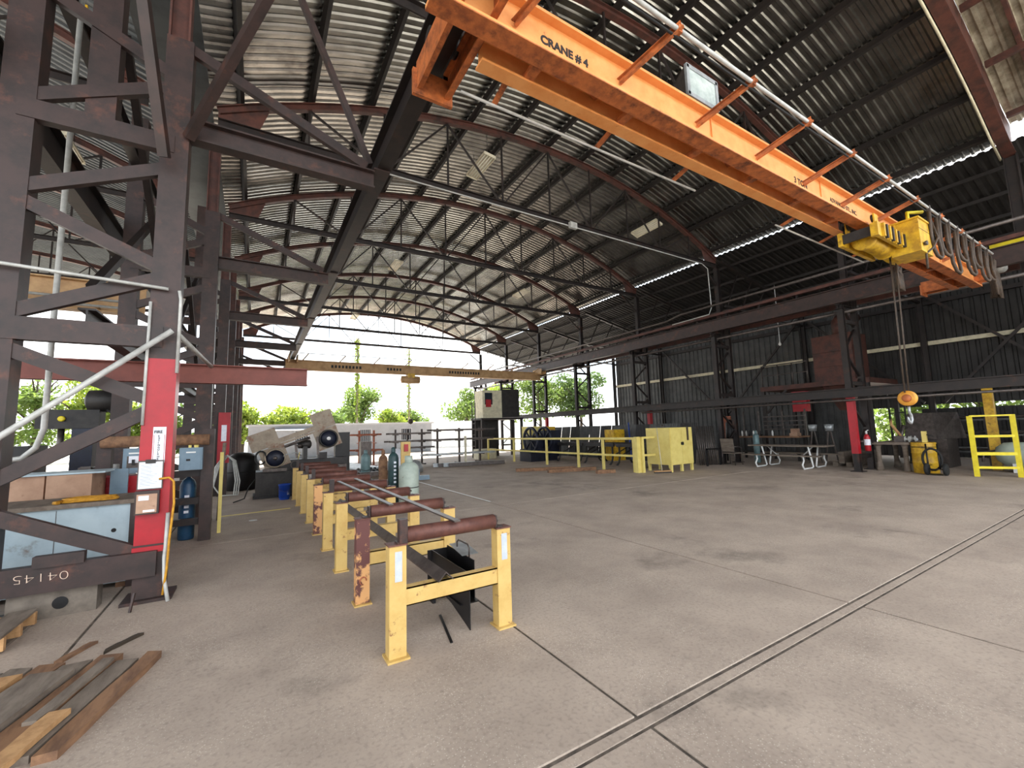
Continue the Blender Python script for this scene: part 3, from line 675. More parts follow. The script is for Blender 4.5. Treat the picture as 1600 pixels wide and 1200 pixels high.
# ================================================================== LIGHT FITTINGS
GF = 'unlit fluorescent fittings under the roof'
def fitting(x, y, z, lb, tilt=0, L=1.25):
    t = thing('fluorescent_fitting', lb, 'light fixture', (x, y, z), GF)
    R_ = Matrix.Rotation(tilt, 3, 'Y')
    def bx(c, d): return MB().box(V((x, y, z))+R_ @ V(c), d, R_)
    part(t, 'tray', bx((0, 0, .05), (.38, L, .04)), 'fixture')
    for s in (-1, 1): part(t, 'tray_lip', bx((s*.19, 0, .02), (.015, L, .07)), 'fixture')
    for s in (-1, 1): part(t, 'tray_end', bx((0, s*L/2, .01), (.39, .02, .08)), 'fixture')
    for k in (-1.5, -.5, .5, 1.5): 
        a = V((x, y, z))+R_ @ V((k*.085, -L/2+.03, .01)); b = V((x, y, z))+R_ @ V((k*.085, L/2-.03, .01))
        part(t, 'tube_lamp', MB().tube([a, b], .016, 8), 'tubeglass')
    for s in (-1, 1): part(t, 'hanger_rod', MB().tube([(x, y+s*.45, z+.06), (x, y+s*.45, arc(x if x > XL else x+18.5)+.2)], .008, 5), 'bare')
fitting(5.75, 10.95, 9.75, 'cream fluorescent fitting hung nearest the orange crane bridge', R(8))
fitting(13.2, 10.95, 9.45, 'cream fluorescent fitting on the dark right slope of the roof', R(18))
fitting(5.55, 19.6, 9.6, 'cream fluorescent fitting beyond the second truss', R(6))
fitting(12.7, 19.6, 9.25, 'cream fluorescent fitting on the right slope deep in the hall', R(16))
fitting(5.4, 28.6, 9.3, 'cream fluorescent fitting close to the open far end', R(6))
fitting(-4.2, 13.9, 8.8, 'fluorescent fitting seen through the near tower in the left bay', R(-8))

# ================================================================== ROLLER STANDS
GS = 'roller stands in a row'
def stand(y, mleg, mleg2, lb, sticker=False, post=True):
    t = thing('roller_stand', lb, 'roller stand', (1.36, y, 0), GS)
    for x, d in ((.915, 1), (1.8, -1)):
        m = MB().b2(x-.062, x+.062, y-.04, y-.028, .012, .78).b2(x-.062, x-.05, y-.028, y+.06, .012, .78).b2(x+.05, x+.062, y-.028, y+.06, .012, .78)
        lg = part(t, 'leg', m, mleg if d > 0 else mleg2)
        part(lg, 'base_plate', MB().b2(x-.08, x+.08, y-.075, y+.085, 0, .014), 'yellow')
        part(lg, 'cap_plate', MB().b2(x-.07, x+.07, y-.05, y+.07, .78, .79), 'rust')
        if sticker: part(lg, 'sticker', MB().b2(x-.022, x+.03, y-.0425, y-.0405, .53, .74), 'sticker', 'worn white sticker')
        part(t, 'bearing_bracket', MB().b2(x+d*.06-.008, x+d*.06+.008, y-.03, y+.05, .79, .89).b2(x+d*.03-.03, x+d*.03+.03, y-.03, y+.05, .79, .8), 'steel')
    part(t, 'cross_beam', MB().b2(.965, 1.75, y-.03, y-.018, .345, .47).b2(.965, 1.75, y-.03, y+.05, .462, .47).b2(.965, 1.75, y-.03, y+.05, .345, .353), mleg2)
    ro = part(t, 'roller', MB().lathe([(.03, -.37), (.058, -.37), (.058, .37), (.03, .37)], (1.36, y+.01, .84), 20, 'X'), 'rust', 'rusty steel roller')
    part(ro, 'axle', MB().tube([(.95, y+.01, .84), (1.77, y+.01, .84)], .014, 8), 'bare')
    if post: part(t, 'stop_post', MB().b2(.93, .99, y-.035, y+.03, .79, .96), 'steel')
    return t
SY = [3.2, 4.35, 5.5, 6.6, 7.7, 8.8, 9.95, 11.05, 12.2]
stand(SY[0], 'yellow', 'yellow', 'yellow roller stand with white stickers on its legs', True)
s2 = stand(SY[1], 'worn', 'yellow', 'roller stand with peeling maroon and yellow left leg', False, False)
part(s2, 'lifting_ring', MB().tube([(.915+.03*math.cos(a), SY[1]-.05, .22+.035*math.sin(a)) for a in [R(i*30) for i in range(10)]], .006, 6), 'rustor')
stand(SY[2], 'yellow', 'yellow', 'third yellow roller stand counted from the stickered one', False, False)
s4 = stand(SY[3], 'yellow', 'yellow', 'fourth roller stand, with a tall stop post on its left leg')
stand(SY[4], 'worn', 'yellow', 'fifth roller stand, its left leg flaked to bare maroon metal', False, False)
lbs = ['sixth yellow roller stand in the row', 'seventh yellow roller stand in the row', 'eighth yellow roller stand, next to last before the band saw', 'last yellow roller stand, right in front of the band saw']
for y, lb in zip(SY[5:], lbs): dup(s4, (0, y-SY[3], 0), lb)
solo('angle_bar', MB().angle((1.27, 3.12, .515), (1.24, 7.6, .515), .085, .008), 'bare', 'long steel angle resting on the cross beams of the roller stands', 'steel bar')
solo('angle_bar', MB().bar((1.36, 3.1, .906), (1.36, 7.0, .906), .05, .012), 'bare', 'flat steel bar lying along the tops of the rollers', 'steel bar')
solo('angle_bar', MB().bar((1.15, 4.2, .907), (1.08, 6.8, .907), .045, .012), 'bare', 'shorter flat bar lying on the rollers behind the stickered stand', 'steel bar')
t = thing('scrap_chute', 'black sheet metal chute with a rod handle behind the stickered roller stand', 'chute', (1.55, 3.6, 0))
part(t, 'side_plate', MB().add([(1.53+o, 3.27, 0) for o in (0, .008)] + [(1.53+o, 3.27, .44) for o in (0, .008)] + [(1.5+o, 4.05, .46) for o in (0, .008)] + [(1.5+o, 4.05, .18) for o in (0, .008)] + [(1.52+o, 3.62, .1) for o in (0, .008)],
     [(0, 2, 4, 6, 8), (1, 9, 7, 5, 3), (0, 1, 3, 2), (2, 3, 5, 4), (4, 5, 7, 6), (6, 7, 9, 8), (8, 9, 1, 0)]), 'black')
part(t, 'side_plate', MB().b2(1.66, 1.668, 3.45, 4.05, .16, .48), 'black')
part(t, 'back_plate', MB().b2(1.46, 1.68, 4.05, 4.058, .14, .46), 'black')
part(t, 'floor_plate', MB().b2(1.5, 1.68, 3.4, 4.06, .15, .158), 'black')
part(t, 'foot', MB().b2(1.47, 1.5, 3.95, 4.05, 0, .18).b2(1.64, 1.67, 3.95, 4.05, 0, .18), 'black')
part(t, 'handle', MB().tube([(1.664, 3.55, .47), (1.664, 3.55, .56), (1.664, 3.58, .585), (1.664, 3.78, .585), (1.664, 3.81, .56), (1.664, 3.81, .47)], .007, 8), 'bare')
solo('flat_strip', MB().box((1.38, 3.42, .004), (.02, .52, .008), Matrix.Rotation(R(-12), 3, 'Z')), 'black', 'thin black steel strip lying on the floor by the stickered roller stand', 'steel bar')
solo('sheet_offcut', MB().box((1.7, 3.75, .507), (.16, .3, .004), Matrix.Rotation(R(8), 3, 'X')), 'galv', 'bright sheet metal offcut on the black chute', 'metal sheet')
# ================================================================== LEFT SIDE, AROUND THE NEAR TOWER
Yt = FY[0]
t = thing('fire_sign', 'white upright FIRE EXTINGUISHER sign on the red tower leg', 'sign', (-.845, 5.68, 1.36))
pl = part(t, 'sign_plate', MB().b2(-.9, -.795, 5.676, 5.682, 1.36, 1.73), 'paper')
part(pl, 'border', MB().b2(-.893, -.889, 5.674, 5.676, 1.37, 1.65).b2(-.806, -.802, 5.674, 5.676, 1.37, 1.65), 'red')
text(pl, 'sign_lettering', 'FIRE', .042, 'ink', (-.892, 5.674, 1.665), (1, 0, 0), (0, 0, 1), None, .001, .9)
for i, ch_ in enumerate('EXTINGUISHER'): text(pl, 'sign_letter', ch_, .026, 'ink', (-.858, 5.674, 1.628-.0235*i), (1, 0, 0), (0, 0, 1), None, .0006)
t = thing('clipboard', 'clear clipboard of paper sheets hung on the red tower leg', 'clipboard', (-.9, 5.65, 1.1))
part(t, 'board', MB().b2(-1.0, -.795, 5.655, 5.662, 1.1, 1.39), 'bare')
part(t, 'sheet', MB().b2(-.99, -.805, 5.65, 5.653, 1.11, 1.375), 'paper')
for k in range(14): part(t, 'text_line', MB().b2(-.975, -.975+.15*random.uniform(.5, 1), 5.6485, 5.6499, 1.14+.0155*k, 1.143+.0155*k), 'elec')
part(t, 'clip', MB().b2(-.94, -.86, 5.64, 5.65, 1.36, 1.4), 'dark')
t = thing('notice_box', 'small wooden notice box with peeling label under the clipboard', 'box', (-.9, 5.62, .86))
part(t, 'case', MB().b2(-1.0, -.81, 5.6, 5.66, .86, 1.09), 'steel')
part(t, 'panel', MB().b2(-.985, -.825, 5.595, 5.6, .875, 1.06), 'ply')
part(t, 'label_scrap', MB().b2(-.97, -.89, 5.592, 5.595, 1.0, 1.045), 'paper')
part(t, 'label_scrap', MB().b2(-.93, -.84, 5.592, 5.595, .885, .905), 'paper')
solo('floor_conduit', MB().tube([(-.74, 5.66, .85), (-.745, 5.66, .5), (-.75, 5.65, .42), (-.735, 5.62, .2), (-.69, 5.56, .0)], .017, 8), 'pipe', 'bent grey conduit running down the near tower leg to the floor', 'pipe')
solo('leg_conduit', MB().tube([(-.99, 5.67, 1.75), (-.985, 5.67, 3.05)], .014, 8), 'pipe', 'thin white conduit up the left edge of the near tower leg', 'pipe')
solo('leg_conduit', MB().tube([(-.735, 5.67, 2.3), (-.735, 5.67, 3.1), (-.75, 5.66, 3.2)], .016, 8), 'pipe', 'grey conduit up the right edge of the near tower leg', 'pipe')
solo('extension_cord', MB().tube([(-.82, 5.62, 1.2), (-.74, 5.6, 1.21), (-.7, 5.6, 1.17), (-.69, 5.61, .95), (-.71, 5.6, .6), (-.72, 5.61, .3), (-.74, 5.6, .06)], .011, 8), 'rope', 'yellow extension cord hanging beside the red tower leg', 'cord')
solo('brace_pipe', MB().tube([(-.78, 5.58, 2.74), (-2.05, 5.58, 1.56), (-2.7, 5.58, .96)], .028, 8), 'pipe', 'long grey pipe slanting down across the near tower', 'pipe')
solo('brace_pipe', MB().tube([(-.76, 5.7, 2.74), (-.6, 7.8, 2.68)], .028, 8), 'pipe', 'grey pipe running from the near tower leg to the red jib beam', 'pipe')
solo('pipe_run', MB().tube([(-.84, 5.64, 3.2), (-2.9, 5.6, 3.3)], .018, 8), 'pipe', 'thin grey pipe crossing the near tower level with the lattice joint', 'pipe')
solo('riser_pipe', MB().tube([(-1.97, 6.6, 8.2), (-1.97, 6.6, 1.75), (-2.02, 6.6, 1.55), (-2.12, 6.6, 1.44), (-2.4, 6.6, 1.4), (-2.62, 6.6, 1.5), (-2.68, 6.6, 1.75), (-2.72, 6.6, 2.0)], .028, 8), 'pipe', 'tall grey riser pipe with a swept bend behind the near tower', 'pipe')
t = thing('jib_beam', 'reddish brown steel jib beam sticking out behind the red tower leg', 'beam', (-1, 8.0, 2.44))
part(t, 'flange_beam', MB().ibeam((-3.0, 8.0, 2.585), (.74, 8.0, 2.585), .16, .29, .018), 'jib')
part(t, 'hanger_plate', MB().box((-1.5, 8.0, 2.742), (.2, .2, .02)), 'steel2')
# the chest behind the tower
t = thing('steel_chest', 'pale blue grey steel chest standing behind the near tower', 'chest', (-1.65, 6.75, 0))
part(t, 'body', MB().b2(-2.35, -1.17, 6.4, 7.1, .06, .9), 'chest')
part(t, 'lid', MB().b2(-2.38, -1.12, 6.36, 7.14, .9, .945), 'wood')
for x in (-2.3, -1.22): part(t, 'skid', MB().b2(x-.04, x+.04, 6.42, 7.08, 0, .06), 'wood2')
part(t, 'corner_post', MB().b2(-1.17, -1.1, 6.38, 6.45, 0, .9), 'steel')
part(t, 'seam', MB().b2(-1.765, -1.76, 6.397, 6.4, .1, .88), 'bare')
part(t, 'drain_hole', MB().lathe([(.022, 0), (.022, .004)], (-1.3, 6.396, .62), 12, 'Y'), 'black')
t = thing('rope_coil', 'coil of yellow rope lying on the pale chest', 'rope', (-1.55, 6.55, .945))
for k in range(6):
    part(t, 'rope_turn', MB().tube([(-1.55+(.24-.012*k)*math.cos(a), 6.56+(.12-.008*k)*math.sin(a), .957+.012*(k % 3)+.004*math.sin(3*a+k)) for a in [R(i*18) for i in range(21)]], .011, 6), 'rope')
part(t, 'rope_end', MB().tube([(-1.75, 6.5, .965), (-1.8, 6.45, .96), (-1.76, 6.42, .957)], .02, 6), 'rope')
solo('plywood_crate', MB().b2(-2.95, -2.15, 7.35, 8.1, .0, 1.2), 'ply', 'plain plywood crate left of the chest', 'crate')
t = thing('plywood_crate', 'stained plywood crate with a sheet of pale board on top', 'crate', (-1.95, 7.6, 0))
part(t, 'side', MB().b2(-2.12, -1.72, 7.3, 7.9, 0, 1.2), 'ply')
part(t, 'stripe', MB().b2(-2.1, -1.9, 7.295, 7.3, .84, .9), 'rustor')
solo('board_sheet', MB().box((-2.1, 7.6, 1.215), (1.0, .6, .02)), 'chest', 'pale board lying on the plywood crates', 'board')
# red tool cabinets, grey post cover, shelves
t = thing('tool_cabinet', 'red tool cabinet behind the pale chest', 'cabinet', (-1.65, 8.1, 0))
part(t, 'body', MB().b2(-1.9, -1.1, 7.95, 8.4, .1, 1.1), 'red')
for z in (.35, .6, .85): part(t, 'drawer', MB().b2(-1.87, -1.13, 7.935, 7.95, z-.1, z+.11), 'red')
for x in (-1.85, -1.15): part(t, 'caster', MB().lathe([(.05, -.02), (.05, .02)], (x, 8.0, .05), 10, 'X'), 'rubber')
for x in (-1.85, -1.15): part(t, 'caster', MB().lathe([(.05, -.02), (.05, .02)], (x, 8.34, .05), 10, 'X'), 'rubber')
solo('leaning_sheet', MB().b2(-1.64, -1.46, 7.72, 7.76, .0, 1.22), 'elec', 'upright grey metal sheet in front of the red tool cabinet', 'metal sheet')
# panel board frame
t = thing('panel_frame', 'brown steel frame carrying the electrical panels and a thick pipe', 'frame', (-1.0, 8.4, 0))
part(t, 'post', MB().b2(-.72, -.56, 8.42, 8.58, 0, 1.75), 'steel')
part(t, 'post', MB().b2(-1.96, -1.8, 8.42, 8.58, 0, 1.75), 'steel')
for z in (1.05, .62, .3): part(t, 'rail', MB().b2(-1.8, -.72, 8.46, 8.54, z-.05, z+.05), 'steel2')
part(t, 'pipe', MB().tube([(-1.9, 8.36, 1.58), (-.62, 8.36, 1.58)], .085, 14), 'wood2', 'thick brown insulated pipe')
part(t, 'conduit_drop', MB().tube([(-.86, 8.3, 1.5), (-.86, 8.3, 1.4)], .02, 8), 'yellow2')
part(t, 'conduit_drop', MB().tube([(-.78, 8.3, 1.5), (-.78, 8.3, 1.4)], .03, 8), 'yellow2')
def epanel(x0, x1, y, z0, z1, lb, breaker):
    t = thing('electrical_panel', lb, 'electrical panel', ((x0+x1)/2, y, z0))
    part(t, 'enclosure', MB().b2(x0, x1, y, y+.14, z0, z1), 'elec')
    part(t, 'door', MB().b2(x0+.02, x1-.02, y-.012, y, z0+.02, z1-.02), 'elec')
    part(t, 'nameplate', MB().b2((x0+x1)/2-.06, (x0+x1)/2+.06, y-.015, y-.012, z1-.08, z1-.06), 'white')
    if breaker:
        part(t, 'switch_plate', MB().b2(x0+.05, x1-.05, y-.02, y-.012, z0+.08, z1-.11), 'bare')
        part(t, 'switch_label', MB().b2(x0+.07, x1-.07, y-.023, y-.02, z0+.15, z0+.25), 'paper')
        part(t, 'switch_handle', MB().b2((x0+x1)/2-.015, (x0+x1)/2+.015, y-.05, y-.02, z0+.12, z0+.2), 'black')
    else:
        part(t, 'latch', MB().b2(x0+.09, x0+.14, y-.018, y-.012, (z0+z1)/2-.03, (z0+z1)/2), 'black')
epanel(-1.63, -1.38, 8.24, 1.12, 1.48, 'grey breaker switch box between the tower leg and brown post', True)
epanel(-.98, -.69, 8.22, 1.12, 1.46, 'plain grey electrical panel under the brown insulated pipe', False)
t = thing('gas_cylinder', 'blue gas cylinder standing under the grey electrical panel', 'gas cylinder', (-.9, 8.72, 0))
part(t, 'body', MB().lathe([(.1, 0), (.11, .02), (.11, .85), (.08, .93), (.03, .97), (.03, 1.0)], (-.9, 8.72, 0), 16), 'cylblue')
for k in range(4): part(list(t.children)[0], 'painted_mark', MB().b2(-.93, -.87, 8.606, 8.612, .42+.08*k, .46+.08*k), 'paper')
solo('yellow_post', MB().b2(-.72, -.66, 8.66, 8.72, 0, 1.0), 'yellow2', 'slim yellow post beside the blue gas cylinder', 'post')
solo('yellow_post', MB().b2(-.5, -.45, 8.9, 8.95, 0, 1.35), 'yellow2', 'slim yellow post right of the brown panel frame', 'post')
solo('leaning_pole', MB().tube([(-.57, 10.28, 0), (-.5, 10.05, 1.5)], .03, 8), 'wood', 'weathered pole leaning near the second tower', 'pole')
t = thing('fire_post', 'slim red FIRE marker panel on the third lattice tower', 'sign', (-.73, 14.33, 0))
part(t, 'panel', MB().b2(-.88, -.6, 14.3, 14.36, .9, 2.3), 'red')
part(t, 'sign', MB().b2(-.8, -.68, 14.29, 14.3, 1.5, 1.95), 'paper')
part(t, 'stub', MB().b2(-.85, -.63, 14.3, 14.36, .0, .9), 'steel')
t = thing('hose_bundle', 'looped grey hose hanging on the red marker post', 'hose', (-.6, 14.2, 0))
for k in range(3): part(t, 'hose_loop', MB().tube([(-.72+.05*k, 14.3, 1.1), (-.9+.04*k, 14.25, .8), (-.92, 14.2, .3), (-.75, 14.1, .04), (-.45+.05*k, 14.05, .03), (-.42+.05*k, 14.2, .4), (-.5+.03*k, 14.3, .95), (-.65, 14.3, 1.12)], .02, 6), 'pipe')
t = thing('black_drum', 'large black covered drum beside the third tower', 'drum', (-.3, 15.7, 0))
part(t, 'body', MB().lathe([(.42, 0), (.46, .05), (.46, .8), (.4, 1.0), (.25, 1.1), (.02, 1.14)], (-.3, 15.7, 0), 22), 'black')
part(t, 'strap', MB().tube([(-.3+.47*math.cos(R(a)), 15.7+.47*math.sin(R(a)), .55) for a in range(0, 361, 20)], .012, 6), 'rubber')
# dark machine and black box in the left bay
t = thing('drill_machine', 'dark radial drilling machine silhouetted in the left bay', 'machine', (-2.75, 11.2, 0))
part(t, 'column', MB().b2(-2.92, -2.62, 11.0, 11.35, .1, 2.15), 'navy')
part(t, 'base', MB().b2(-3.5, -2.4, 10.7, 11.6, 0, .12), 'dark')
part(t, 'arm', MB().b2(-3.4, -2.55, 10.97, 11.38, 1.85, 2.2), 'dark')
part(t, 'head', MB().lathe([(.08, -.3), (.2, -.25), (.22, 0), (.2, .2), (.1, .28)], (-2.5, 11.15, 2.38), 14, 'X'), 'dark')
part(t, 'gear_cover', MB().lathe([(.02, -.02), (.05, -.02), (.05, .02)], (-3.05, 10.94, 2.03), 12, 'Y'), 'yellow3')
part(t, 'spindle', MB().tube([(-3.1, 11.15, 1.85), (-3.1, 11.15, 1.3)], .05, 10), 'bare')
part(t, 'table', MB().b2(-3.5, -2.95, 10.9, 11.4, .12, .95), 'dark')
part(t, 'hose', MB().tube([(-2.45, 11.0, 2.2), (-2.2, 10.95, 1.95), (-1.95, 10.95, 2.1), (-1.85, 10.95, 2.3)], .02, 6), 'rubber')
t = thing('scrap_bin', 'black steel bin in the left bay below the swept pipe', 'bin', (-3.2, 9.2, 0))
part(t, 'body', MB().b2(-3.7, -2.8, 8.9, 9.6, .3, 1.56), 'black')
part(t, 'skid', MB().b2(-3.65, -3.55, 8.95, 9.55, 0, .3).b2(-2.95, -2.85, 8.95, 9.55, 0, .3), 'black')
t = thing('steel_bench', 'dark cluttered steel bench behind the plywood crates', 'bench', (-2.2, 9.3, 0))
part(t, 'top', MB().b2(-2.7, -1.7, 8.95, 9.5, 1.0, 1.06), 'dark')
for x in (-2.65, -1.75):
    for y in (9.0, 9.45): part(t, 'leg', MB().bar((x, y, 0), (x, y, 1.0), .06), 'dark')
part(t, 'shelf', MB().b2(-2.68, -1.72, 8.98, 9.48, .4, .44), 'dark')
solo('bench_vise', MB().b2(-2.3, -2.1, 9.05, 9.3, 1.06, 1.2).b2(-2.26, -2.14, 8.98, 9.05, 1.08, 1.22), 'bare', 'grey vise on the cluttered steel bench', 'vise')
solo('paint_can', MB().lathe([(.06, 0), (.06, .16), (.055, .17)], (-1.9, 9.15, 1.06), 14), 'pipe', 'pale can on the cluttered steel bench', 'can')
# pallet and planks in the near left corner
t = thing('wooden_pallet', 'weathered wooden pallet in front of the chalk marked beam', 'pallet', (-1.95, 5.45, 0))
for k in range(5):
    o = part(t, 'deck_board', MB().b2(-2.7+.25*k-.09, -2.7+.25*k+.09, 4.95, 5.6, .118, .137), 'wood')
for y in (5.0, 5.28, 5.55): part(t, 'stringer', MB().b2(-2.8, -1.6, y-.02, y+.02, .02, .118), 'wood3')
for x in (-2.7, -2.15, -1.68): part(t, 'bottom_board', MB().b2(x-.05, x+.05, 4.95, 5.6, 0, .02), 'wood')
t = thing('foundation_block', 'low concrete block with a round hole under the chalk marked beam', 'block', (-1.6, 5.72, 0))
part(t, 'slab', MB().b2(-1.85, -1.25, 5.72, 5.9, 0, .24), 'block')
part(t, 'hole', MB().lathe([(.055, 0), (.055, .004)], (-1.5, 5.716, .12), 16, 'Y'), 'black')
solo('steel_pin', MB().bar((-.95, 5.42, .0), (-.93, 5.46, .16), .018), 'steel', 'short rusty pin standing by the foot of the near tower', 'pin')
GW = 'loose planks on the floor'
pk = []
def lay(off, along, z, w_, L, mt, lb, th, a=15):          # offset across and along the pile, which runs 15 degrees off the hall axis
    q = R(15); pk.append((-.72-off*math.cos(q)+along*math.sin(q), 3.72+off*math.sin(q)+along*math.cos(q), z, w_, L, a, mt, lb, 0, th))
lay(0, 0, 0, .10, 1.05, 'wood2', 'narrow brown plank at the outer edge of the plank pile', .045)
lay(.135, -.03, 0, .13, 1.0, 'wood', 'grey plank lying inside the narrow brown one', .04)
lay(.29, .02, 0, .14, 1.1, 'wood2', 'brown plank under the thin grey slat', .045)
lay(.455, -.05, 0, .15, 1.15, 'wood', 'grey plank partly under the wide grey board', .045)
lay(.625, .05, 0, .15, 1.0, 'wood2', 'brown plank behind the wide grey board', .045)
lay(.79, .1, 0, .14, .9, 'wood', 'weathered grey plank along the inner edge of the pile', .045)
lay(.5, -.12, .046, .25, .95, 'wood', 'wide grey board on top of the plank pile', .035)
lay(.25, .12, .046, .07, .7, 'wood', 'thin grey slat lying on the brown plank', .02)
lay(.74, .0, .046, .12, .75, 'wood3', 'pale split board beside the wide grey one', .03)
lay(.15, -.42, .046, .1, .45, 'wood3', 'short raw wood offcut at the front of the plank pile', .03)
lay(.97, .3, 0, .14, .6, 'wood', 'grey board nearest the wooden pallet', .03)
lay(.62, .8, 0, .05, .3, 'wood2', 'thin splinter of wood beyond the plank pile', .02, 26)
lay(.36, .86, 0, .04, .28, 'bark', 'dark stick lying beyond the plank pile', .02, 38)
for x, y, z, w_, L, a, mt, lb, tl_, th in pk:
    rot = Matrix.Rotation(R(-a), 3, 'Z') @ Matrix.Rotation(R(tl_), 3, 'X')
    zc = z+th/2+abs(math.sin(R(tl_)))*L/2
    m = MB(); h = [-w_/2, w_/2]; n = 5; vs = []
    for i in range(n+1):
        yy = -L/2+L*i/n
        for sx_ in h:
            j = random.uniform(-.006, .006)
            if i in (0, n): yj = random.uniform(-.03, .03)
            else: yj = 0
            for zz in (-th/2, th/2): vs.append(V((x, y, zc))+rot @ V((sx_+j, yy+yj, zz)))
    fs = [(0, 1, 3, 2), (4*n, 4*n+2, 4*n+3, 4*n+1)]
    for i in range(n):
        o = 4*i; fs += [(o, o+2, o+6, o+4), (o+1, o+5, o+7, o+3), (o, o+4, o+5, o+1), (o+2, o+3, o+7, o+6)]
    m.add(vs, fs); solo('loose_plank', m, mt, lb, 'plank', GW)
solo('paper_scrap', MB().lathe([(.07, 0), (.07, .003)], (.02, 9.75, .001), 14), 'white', 'small white disc lying on the floor past the red tower', 'litter')

# ================================================================== MIDDLE: BAND SAW, CYLINDERS, RACKS
t = thing('band_saw', 'grimy horizontal band saw with tilted frame and two wheel covers', 'saw', (1.0, 13.2, 0))
part(t, 'base_cabinet', MB().b2(.05, 1.3, 12.95, 13.7, .05, .68), 'dark')
part(t, 'plinth', MB().b2(.0, 1.4, 12.9, 13.75, 0, .07), 'black')
part(t, 'drip_tray', MB().b2(.2, .75, 12.8, 13.0, .68, .76), 'bare')
part(t, 'bed', MB().b2(.3, 2.3, 13.05, 13.6, .68, .95), 'dark')
part(t, 'leg', MB().b2(1.9, 2.25, 13.1, 13.55, 0, .7), 'dark')
rotS = Matrix.Rotation(R(-20), 3, 'Y'); oS = V((.48, 13.0, 1.02))
def sb(c, d): return MB().box(oS+rotS @ V(c), d, rotS)
part(t, 'saw_frame', sb((.68, .06, .4), (1.9, .12, .13)), 'machbeige')
part(t, 'frame_rail', sb((.68, .0, .3), (1.5, .05, .05)), 'machbeige')
for i, cx_ in enumerate((0, 1.38)):
    p_ = oS+rotS @ V((cx_, 0, 0))
    hs = part(t, 'wheel_housing', sb((cx_, .06, .02), (.62, .1, .56)), 'machbeige')
    part(hs, 'wheel', MB().lathe([(.02, -.1), (.19, -.1), (.2, -.06), (.24, -.06), (.24, .0)], p_, 26, 'Y'), 'navy')
    part(hs, 'wheel_rim', MB().lathe([(.215, -.115), (.25, -.115), (.25, -.02), (.215, -.02)], p_, 26, 'Y', False), 'machbeige' if i == 0 else 'dark')
    part(hs, 'hub', MB().lathe([(.01, -.13), (.05, -.125), (.05, -.1)], p_, 14, 'Y'), 'bare' if i == 0 else 'white')
part(t, 'blade_guard', sb((-.1, .04, .55), (.68, .06, .46)), 'machbeige', 'rust streaked upper guard')
part(t, 'blade_guard', sb((1.42, .04, .55), (.56, .06, .48)), 'machbeige', 'beige upper guard')
part(t, 'hydraulic_cylinder', MB().tube([oS+rotS @ V((.3, -.02, .2)), oS+rotS @ V((.95, -.02, .2))], .04, 10), 'bare')
part(t, 'work_light', MB().lathe([(.02, 0), (.07, .08), (.07, .1)], (1.05, 12.9, 1.25), 12), 'bare')
part(t, 'vise_jaw', MB().b2(1.15, 1.25, 12.95, 13.3, .95, 1.3).b2(1.55, 1.75, 12.95, 13.4, .95, 1.12), 'dark')
part(t, 'hose_coil', MB().tube([(.15+.12*math.cos(a), 12.9, 1.05+.17*math.sin(a)) for a in [R(i*25) for i in range(14)]], .022, 6), 'rubber')
part(t, 'power_cable', MB().tube([(.05, 13.1, .5), (-.1, 13.0, .3), (-.18, 12.9, .05), (-.4, 12.6, .015)], .015, 6), 'rubber')
part(t, 'drive_motor', MB().lathe([(.04, -.18), (.11, -.16), (.12, 0), (.12, .14), (.05, .18)], (1.2, 13.25, 1.35), 14, 'X'), 'dark')
part(t, 'guide_arm', MB().bar((.95, 12.98, 1.42), (1.0, 12.98, 1.0), .06, .05), 'bare')
part(t, 'guide_arm', MB().bar((1.5, 12.98, 1.55), (1.52, 12.98, 1.05), .06, .05), 'bare')
part(t, 'hand_wheel', MB().tube([(.95+.1*math.cos(R(a)), 12.9, .82+.1*math.sin(R(a))) for a in range(0, 361, 24)], .012, 6, False), 'bare')
part(t, 'lever', MB().tube([(1.02, 12.92, .95), (1.05, 12.85, 1.15)], .012, 6), 'yellow2')
part(t, 'coolant_pipe', MB().tube([(.6, 12.95, .95), (.7, 12.9, 1.1), (.95, 12.92, 1.15), (1.1, 12.95, 1.05)], .015, 6), 'galv')
part(t, 'side_panel', MB().b2(.15, 1.2, 12.94, 12.955, .15, .6), 'dark')
part(t, 'pivot_bracket', MB().b2(.25, .6, 13.1, 13.3, .68, 1.0), 'machbeige')
part(t, 'control_cabinet', MB().b2(2.05, 2.45, 13.5, 13.8, .0, 1.66), 'black')
solo('infeed_table', MB().b2(1.05, 2.2, 12.55, 12.85, .72, .78).b2(1.1, 1.16, 12.6, 12.66, 0, .72).b2(2.08, 2.14, 12.6, 12.66, 0, .72), 'bare', 'small steel infeed table at the foot of the band saw', 'table')
t = thing('bucket', 'blue plastic bucket on the floor in front of the band saw', 'bucket', (.69, 12.4, 0))
part(t, 'pail', MB().lathe([(.11, 0), (.115, .01), (.14, .36), (.148, .36), (.148, .38), (.135, .38), (.13, .05), (.01, .04)], (.69, 12.4, 0), 20), 'blue')
part(t, 'bucket_label', MB().add([(.69+.131*math.sin(R(a)), 12.4-.131*math.cos(R(a)), z) for z in (.12, .3) for a in (25, 40, 55)], [(0, 1, 4, 3), (1, 2, 5, 4)]), 'paper')
part(t, 'bail', MB().tube([(.55, 12.4, .35), (.57, 12.3, .25), (.69, 12.26, .2), (.81, 12.3, .25), (.83, 12.4, .35)], .004, 5), 'bare')
